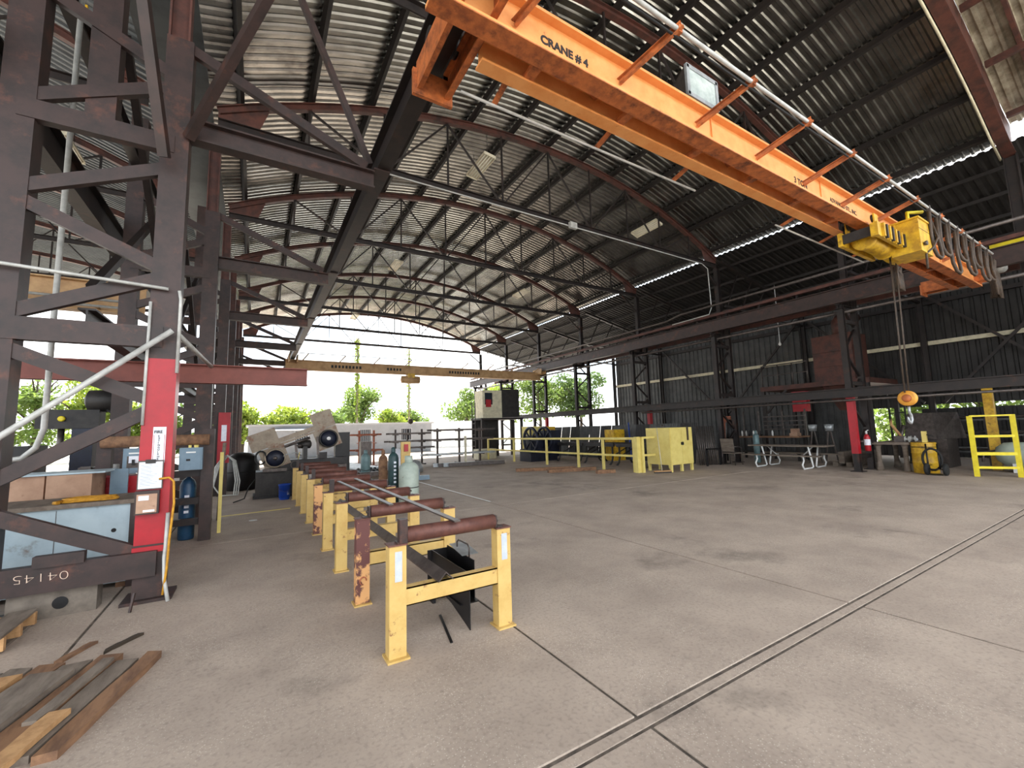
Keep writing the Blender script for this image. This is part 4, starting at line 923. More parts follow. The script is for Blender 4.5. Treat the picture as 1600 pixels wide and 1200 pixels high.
def cyl(x, y, r, h, mt, lb, neck=.12):
    t = thing('gas_cylinder', lb, 'gas cylinder', (x, y, 0))
    b = part(t, 'body', MB().lathe([(r*.85, 0), (r, .02), (r, h-r*1.1), (r*.9, h-r*.6), (r*.6, h-r*.2), (r*.35, h)], (x, y, 0), 22), mt)
    part(t, 'neck_cap', MB().lathe([(r*.38, h-.01), (r*.42, h+.02), (r*.4, h+neck*.8), (r*.2, h+neck)], (x, y, 0), 14), mt)
    return t, b
c_, b_ = cyl(3.28, 15.2, .155, .92, 'cylg', 'short grey green gas cylinder beside the galvanised decking')
part(c_, 'tie_chain', MB().tube([(3.28+.16*math.cos(R(a)), 15.2+.16*math.sin(R(a)), .4+.05*math.sin(R(a))) for a in range(0, 361, 24)], .01, 5), 'black')
c_, b_ = cyl(2.66, 9.55, .115, 1.16, 'cyldk', 'tall dark green cylinder behind the propane tank')
for k in range(6): part(b_, 'painted_mark', MB().b2(2.64, 2.69, 9.43, 9.438, .5+.085*k, .545+.085*k), 'paper')
cyl(2.55, 10.0, .1, 1.1, 'wood2', 'slim brown cylinder behind the dark green one')
t = thing('propane_tank', 'pale grey green propane tank with collar beside the roller stands', 'gas tank', (2.9, 9.2, 0))
part(t, 'body', MB().lathe([(.16, .03), (.2, .06), (.215, .12), (.215, .78), (.2, .86), (.14, .93), (.05, .96)], (2.9, 9.2, 0), 26), 'tank')
part(t, 'foot_ring', MB().lathe([(.17, 0), (.18, 0), (.18, .06), (.17, .06)], (2.9, 9.2, 0), 20), 'tank')
part(t, 'weld_band', MB().lathe([(.215, .41), (.219, .415), (.219, .425), (.215, .43)], (2.9, 9.2, 0), 26), 'dark')
part(t, 'collar', MB().lathe([(.075, .93), (.085, .93), (.085, 1.09), (.075, 1.09)], (2.9, 9.2, 0), 16), 'tank')
part(t, 'valve', MB().b2(2.88, 2.92, 9.18, 9.22, .95, 1.08).lathe([(.03, 1.06), (.03, 1.09)], (2.9, 9.2, 0), 10), 'bare')
t = thing('sign_post', 'yellow post with a dark red switch box behind the propane tank', 'post', (3.28, 10.7, 0))
part(t, 'post', MB().b2(3.18, 3.42, 10.7, 10.76, 0, 1.36), 'yellow')
part(t, 'switch_box', MB().b2(3.25, 3.35, 10.66, 10.7, 1.12, 1.3), 'red')
# galvanised decking stack
t = thing('steel_decking', 'stack of ribbed galvanised steel decking on blocks', 'metal decking', (3.7, 17.8, 0))
for k in range(3):
    m = MB(); prf = []
    for i in range(6): prf += [(-.45+i*.15, 0), (-.41+i*.15, .05), (-.34+i*.15, .05), (-.32+i*.15, 0)]
    prf = prf + [(x, z-.012) for x, z in prf[::-1]]
    m.prof((3.75-.1*k, 15.9, .2+.07*k), (3.2-.1*k, 20.4, .2+.07*k), prf); part(t, 'deck_sheet', m, 'galv')
for y in (16.5, 18.0, 19.6): part(t, 'bearer', MB().box((3.5-.12*(y-18), y, .09), (1.2, .1, .18)), 'wood2')
solo('steel_channel', MB().chan((3.0, 14.6, .26), (4.6, 14.9, .26), .08, .14, .012).b2(3.1, 3.2, 14.6, 14.7, 0, .2).b2(4.4, 4.5, 14.8, 14.9, 0, .2), 'bare', 'short steel channel lying on blocks before the galvanised decking', 'steel bar')
t = thing('clear_bin', 'translucent plastic sheeting bundled by the decking', 'plastic sheet', (5.0, 17.4, 0))
part(t, 'bundle', MB().lathe([(.38, 0), (.4, .2), (.32, .6), (.2, .9), (.05, .95)], (5.0, 17.4, 0), 9), 'paper')
part(t, 'bundle_fold', MB().lathe([(.35, 0), (.36, .2), (.22, .42), (.04, .5)], (5.6, 17.0, 0), 8), 'galv')
def rack(x0, x1, y, posts, levels, lb, mt='steel', bars='bare', h=1.75):
    t = thing('cantilever_rack', lb, 'storage rack', ((x0+x1)/2, y, 0))
    for px_ in posts:
        p = part(t, 'upright', MB().b2(px_-.04, px_+.04, y-.04, y+.04, 0, h), mt)
        part(t, 'foot', MB().b2(px_-.05, px_+.05, y-.5, y+.5, 0, .06), mt)
        for z in levels: part(p, 'arm', MB().b2(px_-.03, px_+.03, y-.45, y+.45, z-.035, z+.0), mt)
    return t
rk = [rack(4.1, 5.4, 21.6, (4.35, 5.05), (.75, 1.15, 1.5), 'small rusty cantilever rack by the grey cabinet', 'rustor', h=1.75),
      rack(5.8, 7.5, 21.0, (5.95, 6.55, 7.3), (.8, 1.12, 1.5), 'middle cantilever rack holding steel bars'),
      rack(7.4, 10.6, 19.6, (7.6, 8.75, 9.9), (.45, 1.15, 1.62), 'long cantilever rack of pipes towards the control cab')]
GBk = 'bars stored on the cantilever racks'
def stock(xa, xb, y, z, n, lb, mt='bare', r=.042):
    for k in range(n):
        yy = y-.36+.72*k/max(1, n-1)+(.09 if n % 2 else 0); d = random.uniform(-.15, .15)
        solo('stock_bar', MB().tube([(xa+d, yy, z+r), (xb+d, yy, z+r)], r, 8) if k % 2 else MB().bar((xa+d, yy, z+r), (xb+d, yy, z+r), r*2), mt, '%s, %s from the front' % (lb, ORD[k]), 'steel bar', GBk)
stock(3.9, 5.3, 21.6, 1.5, 4, 'rusty bar on the top arms of the small rack', 'rustor')
stock(4.0, 5.3, 21.6, .75, 3, 'rusty bar on the low arms of the small rack', 'rustor')
stock(5.6, 7.7, 21.0, 1.5, 5, 'steel bar on the top arms of the middle rack')
stock(5.5, 7.6, 21.0, 1.12, 4, 'steel bar on the second arms of the middle rack')
stock(6.4, 7.8, 21.0, .8, 4, 'steel bar on the lowest arms of the middle rack')
stock(7.2, 10.6, 19.6, 1.62, 5, 'long bar on the top arms of the long rack')
stock(7.0, 10.4, 19.6, 1.15, 5, 'long bar on the middle arms of the long rack')
stock(6.9, 10.5, 19.6, .45, 5, 'long bar on the lowest arms of the long rack', 'galv', .04)
for k in range(4):
    solo('floor_beam', MB().chan((6.9+.2*k, 18.35-.12*k, .09), (9.7+.15*k, 17.9-.12*k, .09), .08, .16, .012), ['galv', 'bare', 'galv', 'bare'][k], '%s steel channel on the floor in front of the long rack' % ORD[3-k], 'steel bar', 'channels on the floor')
solo('grey_cabinet', MB().b2(4.05, 4.5, 19.7, 20.1, 0, 1.25), 'bare', 'narrow grey metal cabinet left of the small rusty rack', 'cabinet')
solo('rack_post', MB().b2(8.42, 8.5, 18.2, 18.28, 0, 1.35), 'cream', 'cream upright post in front of the long rack', 'post')
solo('floor_stub', MB().b2(4.5, 4.75, 13.9, 14.15, 0, .35).b2(4.75, 5.1, 13.9, 14.1, 0, .14), 'elec', 'small blue grey machine foot right of the propane tank', 'block')
# ================================================================== RIGHT SIDE: RAILING, CABINET
t = thing('safety_railing', 'long pale yellow two-rail safety railing in front of the roller tables', 'railing', (11.15, 15.5, 0))
def rx(y): return 11.28-(y-10.5)*.025
PY = [10.5, 12.0, 13.4, 15.5, 18.2, 20.8]
for i, y in enumerate(PY): part(t, 'post', MB().b2(rx(y)-.04, rx(y)+.04, y-.04, y+.04, 0, 1.18), 'yellow2')
part(t, 'end_post', MB().b2(11.36, 11.46, 10.2, 10.32, 0, 1.2), 'yellow2')
part(t, 'end_post', MB().b2(11.2, 11.36, 10.28, 10.42, 0, 1.22), 'yellow2')
part(t, 'top_rail', MB().bar((rx(10.4), 10.4, 1.16), (rx(20.84), 20.84, 1.12), .07, .08), 'yellow2')
part(t, 'mid_rail', MB().bar((rx(10.4), 10.4, .56), (rx(20.84), 20.84, .54), .05, .07), 'yellow2')
part(t, 'return_rail', MB().bar((11.4, 10.26, 1.18), (12.05, 10.26, 1.18), .06, .07), 'yellow2')
part(t, 'return_rail', MB().bar((11.4, 10.26, .58), (12.05, 10.26, .58), .06, .07), 'yellow2')
t = thing('storage_cabinet', 'yellow two-door steel cabinet on legs at the end of the railing', 'cabinet', (12.6, 10.1, 0))
cx0, cx1, cy0, cy1, cz0, cz1 = 12.06, 13.25, 9.6, 10.62, .24, 1.5
part(t, 'body', MB().b2(cx0, cx1, cy0, cy1, cz0, cz1), 'yellow2')
for a, b in ((cx0+.02, (cx0+cx1)/2-.004), ((cx0+cx1)/2+.004, cx1-.02)):
    d = part(t, 'door', MB().b2(a, b, cy0-.02, cy0, cz0+.03, cz1-.03), 'yellow2')
part(d, 'latch', MB().lathe([(.06, 0), (.06, .02), (.03, .04)], ((cx0+cx1)/2+.0, cy0-.06, .95), 8, 'Y').b2(12.6, 12.72, cy0-.05, cy0-.02, .9, 1.0), 'black')
for x in (cx0+.05, (cx0+cx1)/2, cx1-.05):
    for y in (cy0+.05, cy1-.05): part(t, 'leg', MB().bar((x, y, 0), (x, y, cz0), .08), 'yellow2')
part(t, 'lifting_eye', MB().tube([(12.2+.05*math.cos(R(a)), 10.0, 1.55+.05*math.sin(R(a))) for a in range(-60, 260, 30)], .012, 6), 'bare')
solo('chain_sling', MB().b2(12.93, 13.02, 9.56, 9.575, 1.05, 1.5).b2(12.93, 13.02, 9.56, 9.9, 1.502, 1.515), 'cable', 'brown strap hanging over the yellow cabinet doors', 'strap')
t = thing('push_broom', 'push broom leaning on the side of the yellow cabinet', 'broom', (11.9, 10.0, 0))
part(t, 'handle', MB().tube([(11.75, 9.75, .08), (12.03, 10.1, 1.5)], .014, 8), 'cream')
part(t, 'head', MB().box((11.75, 9.72, .06), (.6, .08, .04), Matrix.Rotation(R(-25), 3, 'Z')), 'wood3')
part(t, 'bristles', MB().box((11.75, 9.72, .022), (.58, .09, .04), Matrix.Rotation(R(-25), 3, 'Z')), 'black')
for (x0, y0, x1, y1, z, lb) in ((8.5, 13.85, 10.6, 12.9, 0, 'longest weathered timber lying on the floor before the railing'), (9.1, 12.6, 10.95, 12.15, 0, 'second weathered timber lying on the floor before the railing'), (10.1, 11.15, 10.75, 10.95, 0, 'short timber block nearest the yellow cabinet')):
    solo('timber', MB().bar((x0, y0, z+.06), (x1, y1, z+.06), .16, .12), 'wood2', lb, 'timber', 'timbers on the floor')
solo('concrete_block', MB().b2(10.6, 11.75, 21.2, 21.8, 0, .55), 'cream', 'low cream concrete block at the end of the railing', 'block')
# flywheel machine and tables behind the rail
t = thing('flywheel_machine', 'dark blue machine with large spoked flywheels behind the railing', 'machine', (12.2, 17.6, 0))
part(t, 'frame', MB().b2(11.5, 13.1, 17.3, 18.3, .0, .6).b2(11.7, 12.9, 17.4, 18.2, .6, 1.25), 'navy')
for x in (11.55, 12.35):
    w_ = part(t, 'flywheel', MB().tube([(x+.0, 17.35+.6*math.cos(R(a)), 1.05+.6*math.sin(R(a))) for a in range(0, 361, 15)], .07, 8, False), 'navy')
    for a in range(0, 180, 45): part(w_, 'spoke', MB().bar((x, 17.35+.58*math.cos(R(a)), 1.05+.58*math.sin(R(a))), (x, 17.35-.58*math.cos(R(a)), 1.05-.58*math.sin(R(a))), .07), 'navy')
part(t, 'drive_cover', MB().b2(12.5, 13.2, 17.1, 17.9, .2, 1.5), 'navy')
for i, (x0, x1, lb) in enumerate(((12.3, 13.15, 'pale yellow guard box above the flywheel machine'), (13.2, 14.0, 'deep yellow guard box beside the pale one'))):
    solo('guard_box', MB().b2(x0, x1, 18.6, 19.3, 0, 1.72-.03*i), ['yellow2', 'hoist'][i], lb, 'box')
GTb = 'dark roller tables behind the railing'
tb = None
for i, (y, lb) in enumerate(((11.2, 'dark roller table with curved legs nearest the yellow cabinet'), (13.2, 'dark roller table behind the middle of the railing'), (15.2, 'dark roller table next to the flywheel machine'))):
    if tb is None:
        tb = thing('roller_table', lb, 'table', (13.4, y, 0), GTb)
        part(tb, 'side_rail', MB().bar((12.9, y-.1, .82), (12.9, y+1.75, .82), .08, .14), 'dark')
        part(tb, 'side_rail', MB().bar((13.9, y-.1, .82), (13.9, y+1.75, .82), .08, .14), 'dark')
        for k in range(6): part(tb, 'roller', MB().tube([(12.95, y+.1+.3*k, .84), (13.85, y+.1+.3*k, .84)], .05, 10), 'bare')
        for yy in (y, y+1.6):
            for x, d in ((12.9, -1), (13.9, 1)): part(tb, 'leg', MB().tube([(x, yy, .8), (x, yy, .3), (x+.06*d, yy, .12), (x+.18*d, yy, .0)], .04, 8), 'dark')
            part(tb, 'cross_tie', MB().bar((12.9, yy, .35), (13.9, yy, .75), .04), 'dark')
    else: dup(tb, (0, y-11.2, 0), lb)
solo('tool_chest', MB().b2(14.4, 15.1, 14.6, 15.2, 0, 1.45), 'hoist', 'mustard cabinet standing behind the roller tables', 'cabinet')
solo('blue_tube', MB().tube([(14.2, 13.4, .0), (15.2, 14.4, 1.75)], .03, 8), 'blue', 'blue pole leaning behind the roller tables', 'pole')
# corrugated sheets leaning on the columns
GSh = 'corrugated sheets leaning upright'
for k in range(12):
    y = 11.0+k*.82
    solo('corrugated_sheet', MB().prof((15.3, y+.4, 0), (15.6, y+.4, 1.66), [(-.4+.05*i, .025*(i % 2)) for i in range(17)]+[(.4-.05*i, .025*(i % 2)-.006) for i in range(17)], (1, 0, 0)), 'wallsheet' if k % 3 else 'wallin',
         '%s leaning corrugated sheet counted from the yellow cabinet' % ORD[k], 'metal sheet', GSh)
GPp = 'bars standing beside the yellow cabinet'
for k in range(9):
    solo('standing_bar', MB().tube([(14.9+.07*k, 10.5-.04*k, 0), (15.1+.08*k, 10.75-.04*k, 1.5)], .03, 8), 'bare', '%s upright bar in the bundle between cabinet and patio chair' % ORD[k], 'steel bar', GPp)
solo('bar_rack', MB().b2(14.7, 15.56, 10.05, 10.1, .6, .66).b2(14.7, 14.76, 10.05, 10.11, 0, .66).b2(15.5, 15.56, 10.05, 10.11, 0, 1.2), 'black', 'low black rack holding the upright bars', 'rack')
# elevated control cab
t = thing('control_cab', 'elevated crane control cab with louvred front on dark legs', 'cab', (12.3, 22.5, 0))
part(t, 'cab_wall', MB().b2(11.4, 12.7, 22.1, 23.1, 2.3, 3.95), 'cream')
part(t, 'window', MB().b2(11.55, 12.05, 22.08, 22.1, 3.1, 3.8), 'window')
part(t, 'notice', MB().b2(11.6, 11.95, 22.06, 22.08, 2.95, 3.4), 'red', 'red notice')
for k in range(5): part(t, 'louvre', MB().b2(11.45, 12.3, 22.04, 22.1, 2.4+.11*k, 2.46+.11*k), 'cream')
part(t, 'back_panel', MB().b2(12.7, 14.0, 22.2, 22.3, 2.35, 4.05), 'dark')
part(t, 'platform', MB().b2(11.2, 14.1, 21.9, 23.3, 2.2, 2.3), 'steel2')
for x in (11.3, 14.0):
    for y in (22.0, 23.2): part(t, 'leg', MB().bar((x, y, 0), (x, y, 2.2), .14), 'steel2')
part(t, 'back_board', MB().b2(11.4, 13.0, 23.1, 23.2, 0, 2.2), 'dark')
part(t, 'ladder', MB().bar((10.95, 22.2, 0), (10.95, 22.2, 3.2), .04).bar((10.95, 22.6, 0), (10.95, 22.6, 3.2), .04), 'steel2')
for k in range(9): part(t, 'rung', MB().bar((10.95, 22.2, .35+.33*k), (10.95, 22.6, .35+.33*k), .03), 'steel2')

# ================================================================== RIGHT AISLE
t = thing('picnic_table', 'grey picnic table with bent white tube legs by the lattice columns', 'picnic table', (16.2, 7.85, 0))
for k in range(5): part(t, 'top_plank', MB().b2(15.83+.15*k, 15.97+.15*k, 6.6, 9.12, .73, .77), 'wood')
for x in (15.5, 16.9):
    for k in range(2): part(t, 'bench_plank', MB().b2(x-.13+.13*k, x-.01+.13*k, 6.62, 9.1, .43, .465), 'wood')
for y in (7.1, 8.62):
    for d in (-1, 1):
        part(t, 'tube_leg', MB().tube([(16.2+d*.34, y, .73), (16.2+d*.1, y, .06), (16.2+d*.2, y, .03), (16.2+d*.74, y, .03), (16.2+d*.82, y, .16), (16.2+d*.7, y, .3), (16.2+d*.74, y, .43)], .027, 8), 'white')
    part(t, 'cross_tube', MB().tube([(16.2, y, .73), (16.2, y+(.4 if y < 8 else -.4), .35)], .02, 8), 'pipe')
t = thing('patio_chair', 'olive sling patio chair with metal frame beside the lattice column', 'chair', (15.8, 9.8, 0))
part(t, 'backrest', MB().box((15.55, 9.75, .76), (.03, .5, .5), Matrix.Rotation(R(-10), 3, 'Y')), 'wood')
part(t, 'seat', MB().box((15.83, 9.75, .45), (.5, .5, .03)), 'wood')
for x, y in ((15.58, 9.5), (15.58, 10.0), (16.07, 9.5), (16.07, 10.0)): part(t, 'leg', MB().tube([(x, y, .65), (x, y, .0)], .015, 8), 'bare')
for y in (9.5, 10.0): part(t, 'armrest', MB().tube([(15.55, y, .7), (15.85, y, .7), (16.07, y, .64)], .018, 8), 'bare')
cyl(17.3, 9.6, .11, 1.15, 'cylg', 'slim grey gas cylinder between patio chair and picnic table')
t = thing('work_bench', 'long steel work bench with back rack behind the picnic table', 'work bench', (19.0, 10.0, 0))
part(t, 'top', MB().b2(18.6, 19.5, 8.6, 11.4, .94, 1.0), 'wood2')
for y in (8.7, 10.0, 11.3):
    for x in (18.65, 19.45): part(t, 'leg', MB().bar((x, y, 0), (x, y, .94), .08), 'dark')
for y in (8.7, 9.6, 10.6, 11.3): part(t, 'rack_upright', MB().bar((19.45, y, 1.0), (19.45, y, 2.1), .05), 'bare')
for z in (1.25, 1.42, 1.6, 1.8): part(t, 'rack_slat', MB().b2(19.4, 19.44, 8.7, 10.4, z, z+.05), 'bare')
part(t, 'lower_shelf', MB().b2(18.65, 19.45, 8.7, 11.3, .3, .34), 'dark')
GC = 'cans on the long work bench'
for k in range(7):
    y = 11.0-.16*k-(.35 if k > 5 else 0)
    solo('spray_can', MB().lathe([(.035, 0), (.035, .18), (.02, .2), (.02, .24)], (18.75+.05*(k % 2), y, 1.0), 12), ['white', 'pipe', 'black'][k % 3], '%s small can in the row on the long work bench' % ORD[k], 'can', GC)
solo('parts_box', MB().b2(18.65, 18.95, 8.68, 8.98, 1.0, 1.12).b2(18.7, 18.9, 8.7, 8.95, 1.12, 1.3), 'ply', 'cardboard box on the end of the long work bench', 'box')
t = thing('wall_locker', 'dark coat rack with orange board beside the lattice column', 'rack', (17.5, 10.9, 0))
part(t, 'board', MB().b2(17.3, 17.34, 10.6, 11.2, .8, 1.9), 'rustor'); part(t, 'coat', MB().lathe([(.05, 1.75), (.16, 1.6), (.2, 1.0), (.18, .95)], (17.2, 10.6, 0), 10), 'black')
part(t, 'post', MB().bar((17.36, 10.9, 0), (17.36, 10.9, 1.95), .06), 'dark')
# mezzanine with railing and red hopper
t = thing('mezzanine', 'dark red steel mezzanine platform with pipe railing in the right aisle', 'platform', (20.8, 9.2, 0))
for q in ((20.0, 22.8, 8.46, 10.7), (20.0, 22.8, 6.6, 7.14), (20.0, 20.24, 7.14, 8.46), (21.56, 22.8, 7.14, 8.46)): part(t, 'deck_plate', MB().b2(*q, 3.0, 3.2), 'truss')
for x in (20.05, 22.7):
    for y in (6.7, 10.6): part(t, 'leg', MB().bar((x, y, 0), (x, y, 3.0), .14), 'steel2')
for y in (8.7, 9.3, 9.9, 10.6): part(t, 'rail_post', MB().tube([(20.05, y, 3.2), (20.05, y, 4.15)], .025, 8), 'bare')
for z in (3.7, 4.15): part(t, 'rail', MB().tube([(20.05, 8.7, z), (20.05, 10.6, z)], .022, 8), 'bare')
part(t, 'knee_brace', MB().bar((20.05, 10.5, 2.0), (20.05, 9.6, 3.0), .08), 'steel2')
t = thing('dust_hopper', 'tall dark red hopper standing on the mezzanine', 'hopper', (20.9, 7.8, 3.2))
part(t, 'body', MB().b2(20.2, 21.6, 7.1, 8.5, 3.2, 5.1), 'truss')
part(t, 'rib', MB().b2(20.16, 20.2, 7.1, 8.5, 3.8, 3.86).b2(20.16, 20.2, 7.1, 8.5, 4.4, 4.46), 'truss')
part(t, 'outlet', MB().add([(20.3, 7.2, 3.2), (21.5, 7.2, 3.2), (21.5, 8.4, 3.2), (20.3, 8.4, 3.2), (20.75, 7.65, 2.0), (21.05, 7.65, 2.0), (21.05, 7.95, 2.0), (20.75, 7.95, 2.0)],
     [(3, 2, 1, 0), (4, 5, 6, 7), (0, 1, 5, 4), (1, 2, 6, 5), (2, 3, 7, 6), (3, 0, 4, 7)]), 'truss')
part(t, 'duct', MB().tube([(21.0, 7.8, 5.1), (21.0, 7.8, 5.7), (21.4, 7.8, 6.0), (22.8, 7.8, 6.1)], .22, 12), 'truss')
t = thing('red_cabinet', 'red wall box on a post below the mezzanine', 'box', (19.9, 9.1, 0))
part(t, 'case', MB().b2(19.7, 20.0, 8.7, 9.25, 2.0, 2.85), 'red'); part(t, 'post', MB().bar((19.93, 9.0, 0), (19.93, 9.0, 2.0), .08), 'dark')
solo('bulb_lamp', MB().lathe([(.02, .12), (.03, .06), (.06, 0), (.055, -.05), (.02, -.09)], (20.5, 9.9, 5.15), 12).bar((20.5, 9.9, 5.25), (20.5, 9.9, 7.95), .02), 'white', 'bare white bulb hanging above the mezzanine railing', 'lamp')
for x, y, lb in ((18.3, 7.42, 'grey pail standing on a stool beside the red column'), (18.5, 8.05, 'second grey pail on a stool near the work bench')):
    t = thing('pail_stand', lb, 'pail', (x, y, 0))
    part(t, 'pail', MB().lathe([(.12, 1.2), (.15, 1.45), (.14, 1.45), (.11, 1.22)], (x, y, 0), 14), 'galv')
    for d in (-1, 1): part(t, 'stand_leg', MB().bar((x+.25*d, y-.1*d, 0), (x+.05*d, y, 1.2), .03), 'bare')
    for d in (-1, 1): part(t, 'stand_leg', MB().bar((x-.1*d, y-.25*d, 0), (x, y-.05*d, 1.2), .03), 'bare')
t = thing('fire_extinguisher', 'red fire extinguisher with white label on the red lattice leg', 'fire extinguisher', (16.22, 5.62, .6))
part(t, 'cylinder', MB().lathe([(.07, .62), (.08, .64), (.08, 1.02), (.06, 1.1), (.025, 1.14)], (16.24, 5.6, 0), 16), 'red')
part(t, 'label', MB().lathe([(.0815, .8), (.0815, .98)], (16.24, 5.6, 0), 16, 'Z', False), 'paper')
part(t, 'valve', MB().lathe([(.025, 1.14), (.03, 1.2), (.015, 1.24)], (16.24, 5.6, 0), 10).bar((16.2, 5.6, 1.22), (16.34, 5.58, 1.26), .02), 'white')
part(t, 'hose', MB().tube([(16.28, 5.56, 1.18), (16.35, 5.5, 1.1), (16.34, 5.5, .85)], .012, 6), 'rubber')
part(t, 'wall_hook', MB().b2(16.04, 16.2, 5.66, 5.7, .9, .95), 'bare')
t = thing('vise_bench', 'heavy bench with vises and stocky legs right of the red column', 'work bench', (17.6, 5.0, 0))
part(t, 'top', MB().b2(16.7, 18.4, 4.75, 5.65, .8, .87), 'wood')
for x, y in ((16.85, 4.9), (18.25, 4.9), (16.85, 5.55), (18.25, 5.55)): part(t, 'leg', MB().lathe([(.1, 0), (.09, .1), (.06, .3), (.07, .7), (.1, .8)], (x, y, 0), 8), 'wood')
part(t, 'stretcher', MB().bar((16.85, 4.9, .25), (18.25, 4.9, .25), .05), 'steel2')
part(t, 'apron', MB().b2(17.3, 18.3, 4.8, 4.84, .2, .8), 'steel2')
t = thing('pipe_vise', 'bench vise with long pale lever on the heavy bench', 'vise', (17.2, 5.1, .87))
part(t, 'jaw', MB().b2(17.05, 17.3, 4.95, 5.2, .87, 1.05), 'bare'); part(t, 'lever', MB().tube([(17.15, 5.05, 1.05), (17.0, 5.2, 1.4), (17.3, 5.3, 1.55)], .04, 8), 'wood3')
part(t, 'arm', MB().tube([(17.3, 5.1, 1.0), (17.6, 5.1, 1.35), (17.9, 5.1, 1.3)], .05, 8), 'bare')
for x, lb in ((16.95, 'small grey reel at the front corner of the heavy bench'), (17.45, 'small grey reel in front of the vise lever')):
    solo('cable_reel', MB().lathe([(.09, -.05), (.09, -.04), (.04, -.04), (.04, .04), (.09, .04), (.09, .05)], (x, 4.85, .96), 14, 'Y'), 'pipe', lb, 'reel')
solo('pipe_offcut', MB().tube([(17.9, 4.9, .92), (18.3, 5.4, .92)], .05, 10), 'galv', 'short pipe offcut on the heavy bench', 'pipe')
t = thing('oil_drum', 'yellow oil drum at the end of the heavy bench', 'drum', (16.75, 4.45, 0))
part(t, 'barrel', MB().lathe([(.27, 0), (.28, .02), (.28, .28), (.29, .3), (.28, .32), (.28, .56), (.29, .58), (.28, .6), (.28, .86), (.27, .88), (.02, .87)], (16.75, 4.45, 0), 22), 'hoist')
part(t, 'band', MB().tube([(16.75+.285*math.cos(R(a)), 4.45+.285*math.sin(R(a)), .75) for a in range(0, 361, 20)], .01, 5), 'black')
t = thing('drum_pump', 'yellow hand pump standing in the oil drum', 'pump', (16.72, 4.4, .88)); part(t, 'pump_body', MB().b2(16.68, 16.78, 4.35, 4.45, .88, 1.2), 'yellow2'); part(t, 'pump_spout', MB().bar((16.73, 4.35, 1.1), (16.73, 4.2, 1.05), .03), 'black')
t = thing('hand_truck', 'black hand truck with rubber wheels leaning on the oil drum', 'hand truck', (16.3, 4.1, 0))
for d in (-.12, .12):
    part(t, 'rail', MB().tube([(16.25, 4.15+d, .15), (16.42, 4.2+d, .85)], .02, 8), 'black')
    part(t, 'wheel', MB().lathe([(.04, -.035), (.15, -.035), (.16, -.02), (.16, .02), (.15, .035), (.04, .035)], (16.2, 4.1+1.6*d, .16), 18, 'Y'), 'rubber')
part(t, 'axle', MB().tube([(16.2, 3.9, .16), (16.2, 4.3, .16)], .015, 6), 'bare'); part(t, 'toe_plate', MB().b2(16.1, 16.4, 3.98, 4.3, .02, .03), 'black')
part(t, 'wheel_large', MB().tube([(16.35, 4.2+.2*math.cos(R(a)), .42+.3*math.sin(R(a))) for a in range(0, 361, 20)], .03, 8, False), 'rubber')
# yellow gate stand
t = thing('gate_stand', 'bright yellow four-rail steel stand in front of the propane tank', 'stand', (16.65, 3.05, 0))
A_, B_ = V((16.45, 3.38, 0)), V((16.85, 2.68, 0))
part(t, 'post', MB().bar(A_, A_+V((0, 0, 1.6)), .1, .06, (1, 0, 0)), 'yellow3'); part(t, 'post', MB().bar(B_, B_+V((0, 0, 1.62)), .1, .06, (1, 0, 0)), 'yellow3')
for z, h in ((1.6, .04), (1.06, .06), (.6, .08), (.24, .06)): part(t, 'rail', MB().bar(A_+V((0, 0, z)), B_+V((0, 0, z)), .05, h), 'yellow3')
solo('bollard_post', MB().b2(18.65, 18.85, 3.3, 3.5, 0, 2.6), 'hoist', 'tall dull yellow post behind the bright yellow stand', 'post')
t = thing('propane_tank', 'white horizontal propane tank on saddles behind the bright yellow stand', 'gas tank', (18.4, 2.6, 0))
part(t, 'shell', MB().lathe([(.02, -.75), (.2, -.7), (.32, -.55), (.34, -.4), (.34, .4), (.32, .55), (.2, .7), (.02, .75)], (18.3, 2.6, .5), 22, 'Y'), 'tank')
for y in (2.25, 2.95): part(t, 'saddle', MB().b2(18.05, 18.55, y-.05, y+.05, 0, .25), 'white')
part(t, 'fitting', MB().tube([(18.2, 3.3, .6), (17.9, 3.5, .55), (17.8, 3.5, .3)], .03, 8), 'bare')
solo('grey_bin', MB().add([(18.6, 4.6, .9), (19.9, 4.2, .9), (19.9, 5.1, .9), (18.6, 5.4, .9), (18.8, 4.7, 1.75), (19.7, 4.3, 1.75), (19.7, 5.0, 1.75), (18.8, 5.3, 1.75)], [(3, 2, 1, 0), (4, 5, 6, 7), (0, 1, 5, 4), (1, 2, 6, 5), (2, 3, 7, 6), (3, 0, 4, 7)]).b2(18.7, 19.8, 4.4, 5.2, 0, .9), 'bare', 'pale hooded machine with sloping sides beyond the oil drum', 'machine')
t = thing('steel_shelving', 'low dark shelving stacked with steel along the right wall', 'shelving', (20.6, 2.8, 0))
for z in (.4, .95, 1.45): part(t, 'shelf', MB().b2(20.2, 21.0, .2, 5.6, z, z+.06), 'wallsheet')
for y in (.3, 2.0, 3.8, 5.5): part(t, 'upright', MB().bar((20.22, y, 0), (20.22, y, 1.7), .06), 'steel2'); part(t, 'upright', MB().bar((20.95, y, 0), (20.95, y, 1.7), .06), 'steel2')
GSt = 'lengths on the low shelving'
for k in range(9): solo('shelf_stock', MB().tube([(20.3+.16*(k % 4), .3, [.46, 1.01, 1.51][k % 3]+.05), (20.3+.16*(k % 4), 5.3, [.46, 1.01, 1.51][k % 3]+.05)], .045, 8), 'galv' if k % 2 else 'bare', '%s steel length stored on the low shelving' % ORD[k], 'steel bar', GSt)
for k in range(4): solo('stacked_timber', MB().b2(17.4, 19.0, 6.3+.2*k, 6.46+.2*k, .0 if k % 2 else .1, .14 if k % 2 else .5), 'wood', '%s timber in the stack beyond the picnic table' % ORD[k], 'timber', 'timbers beyond the picnic table')
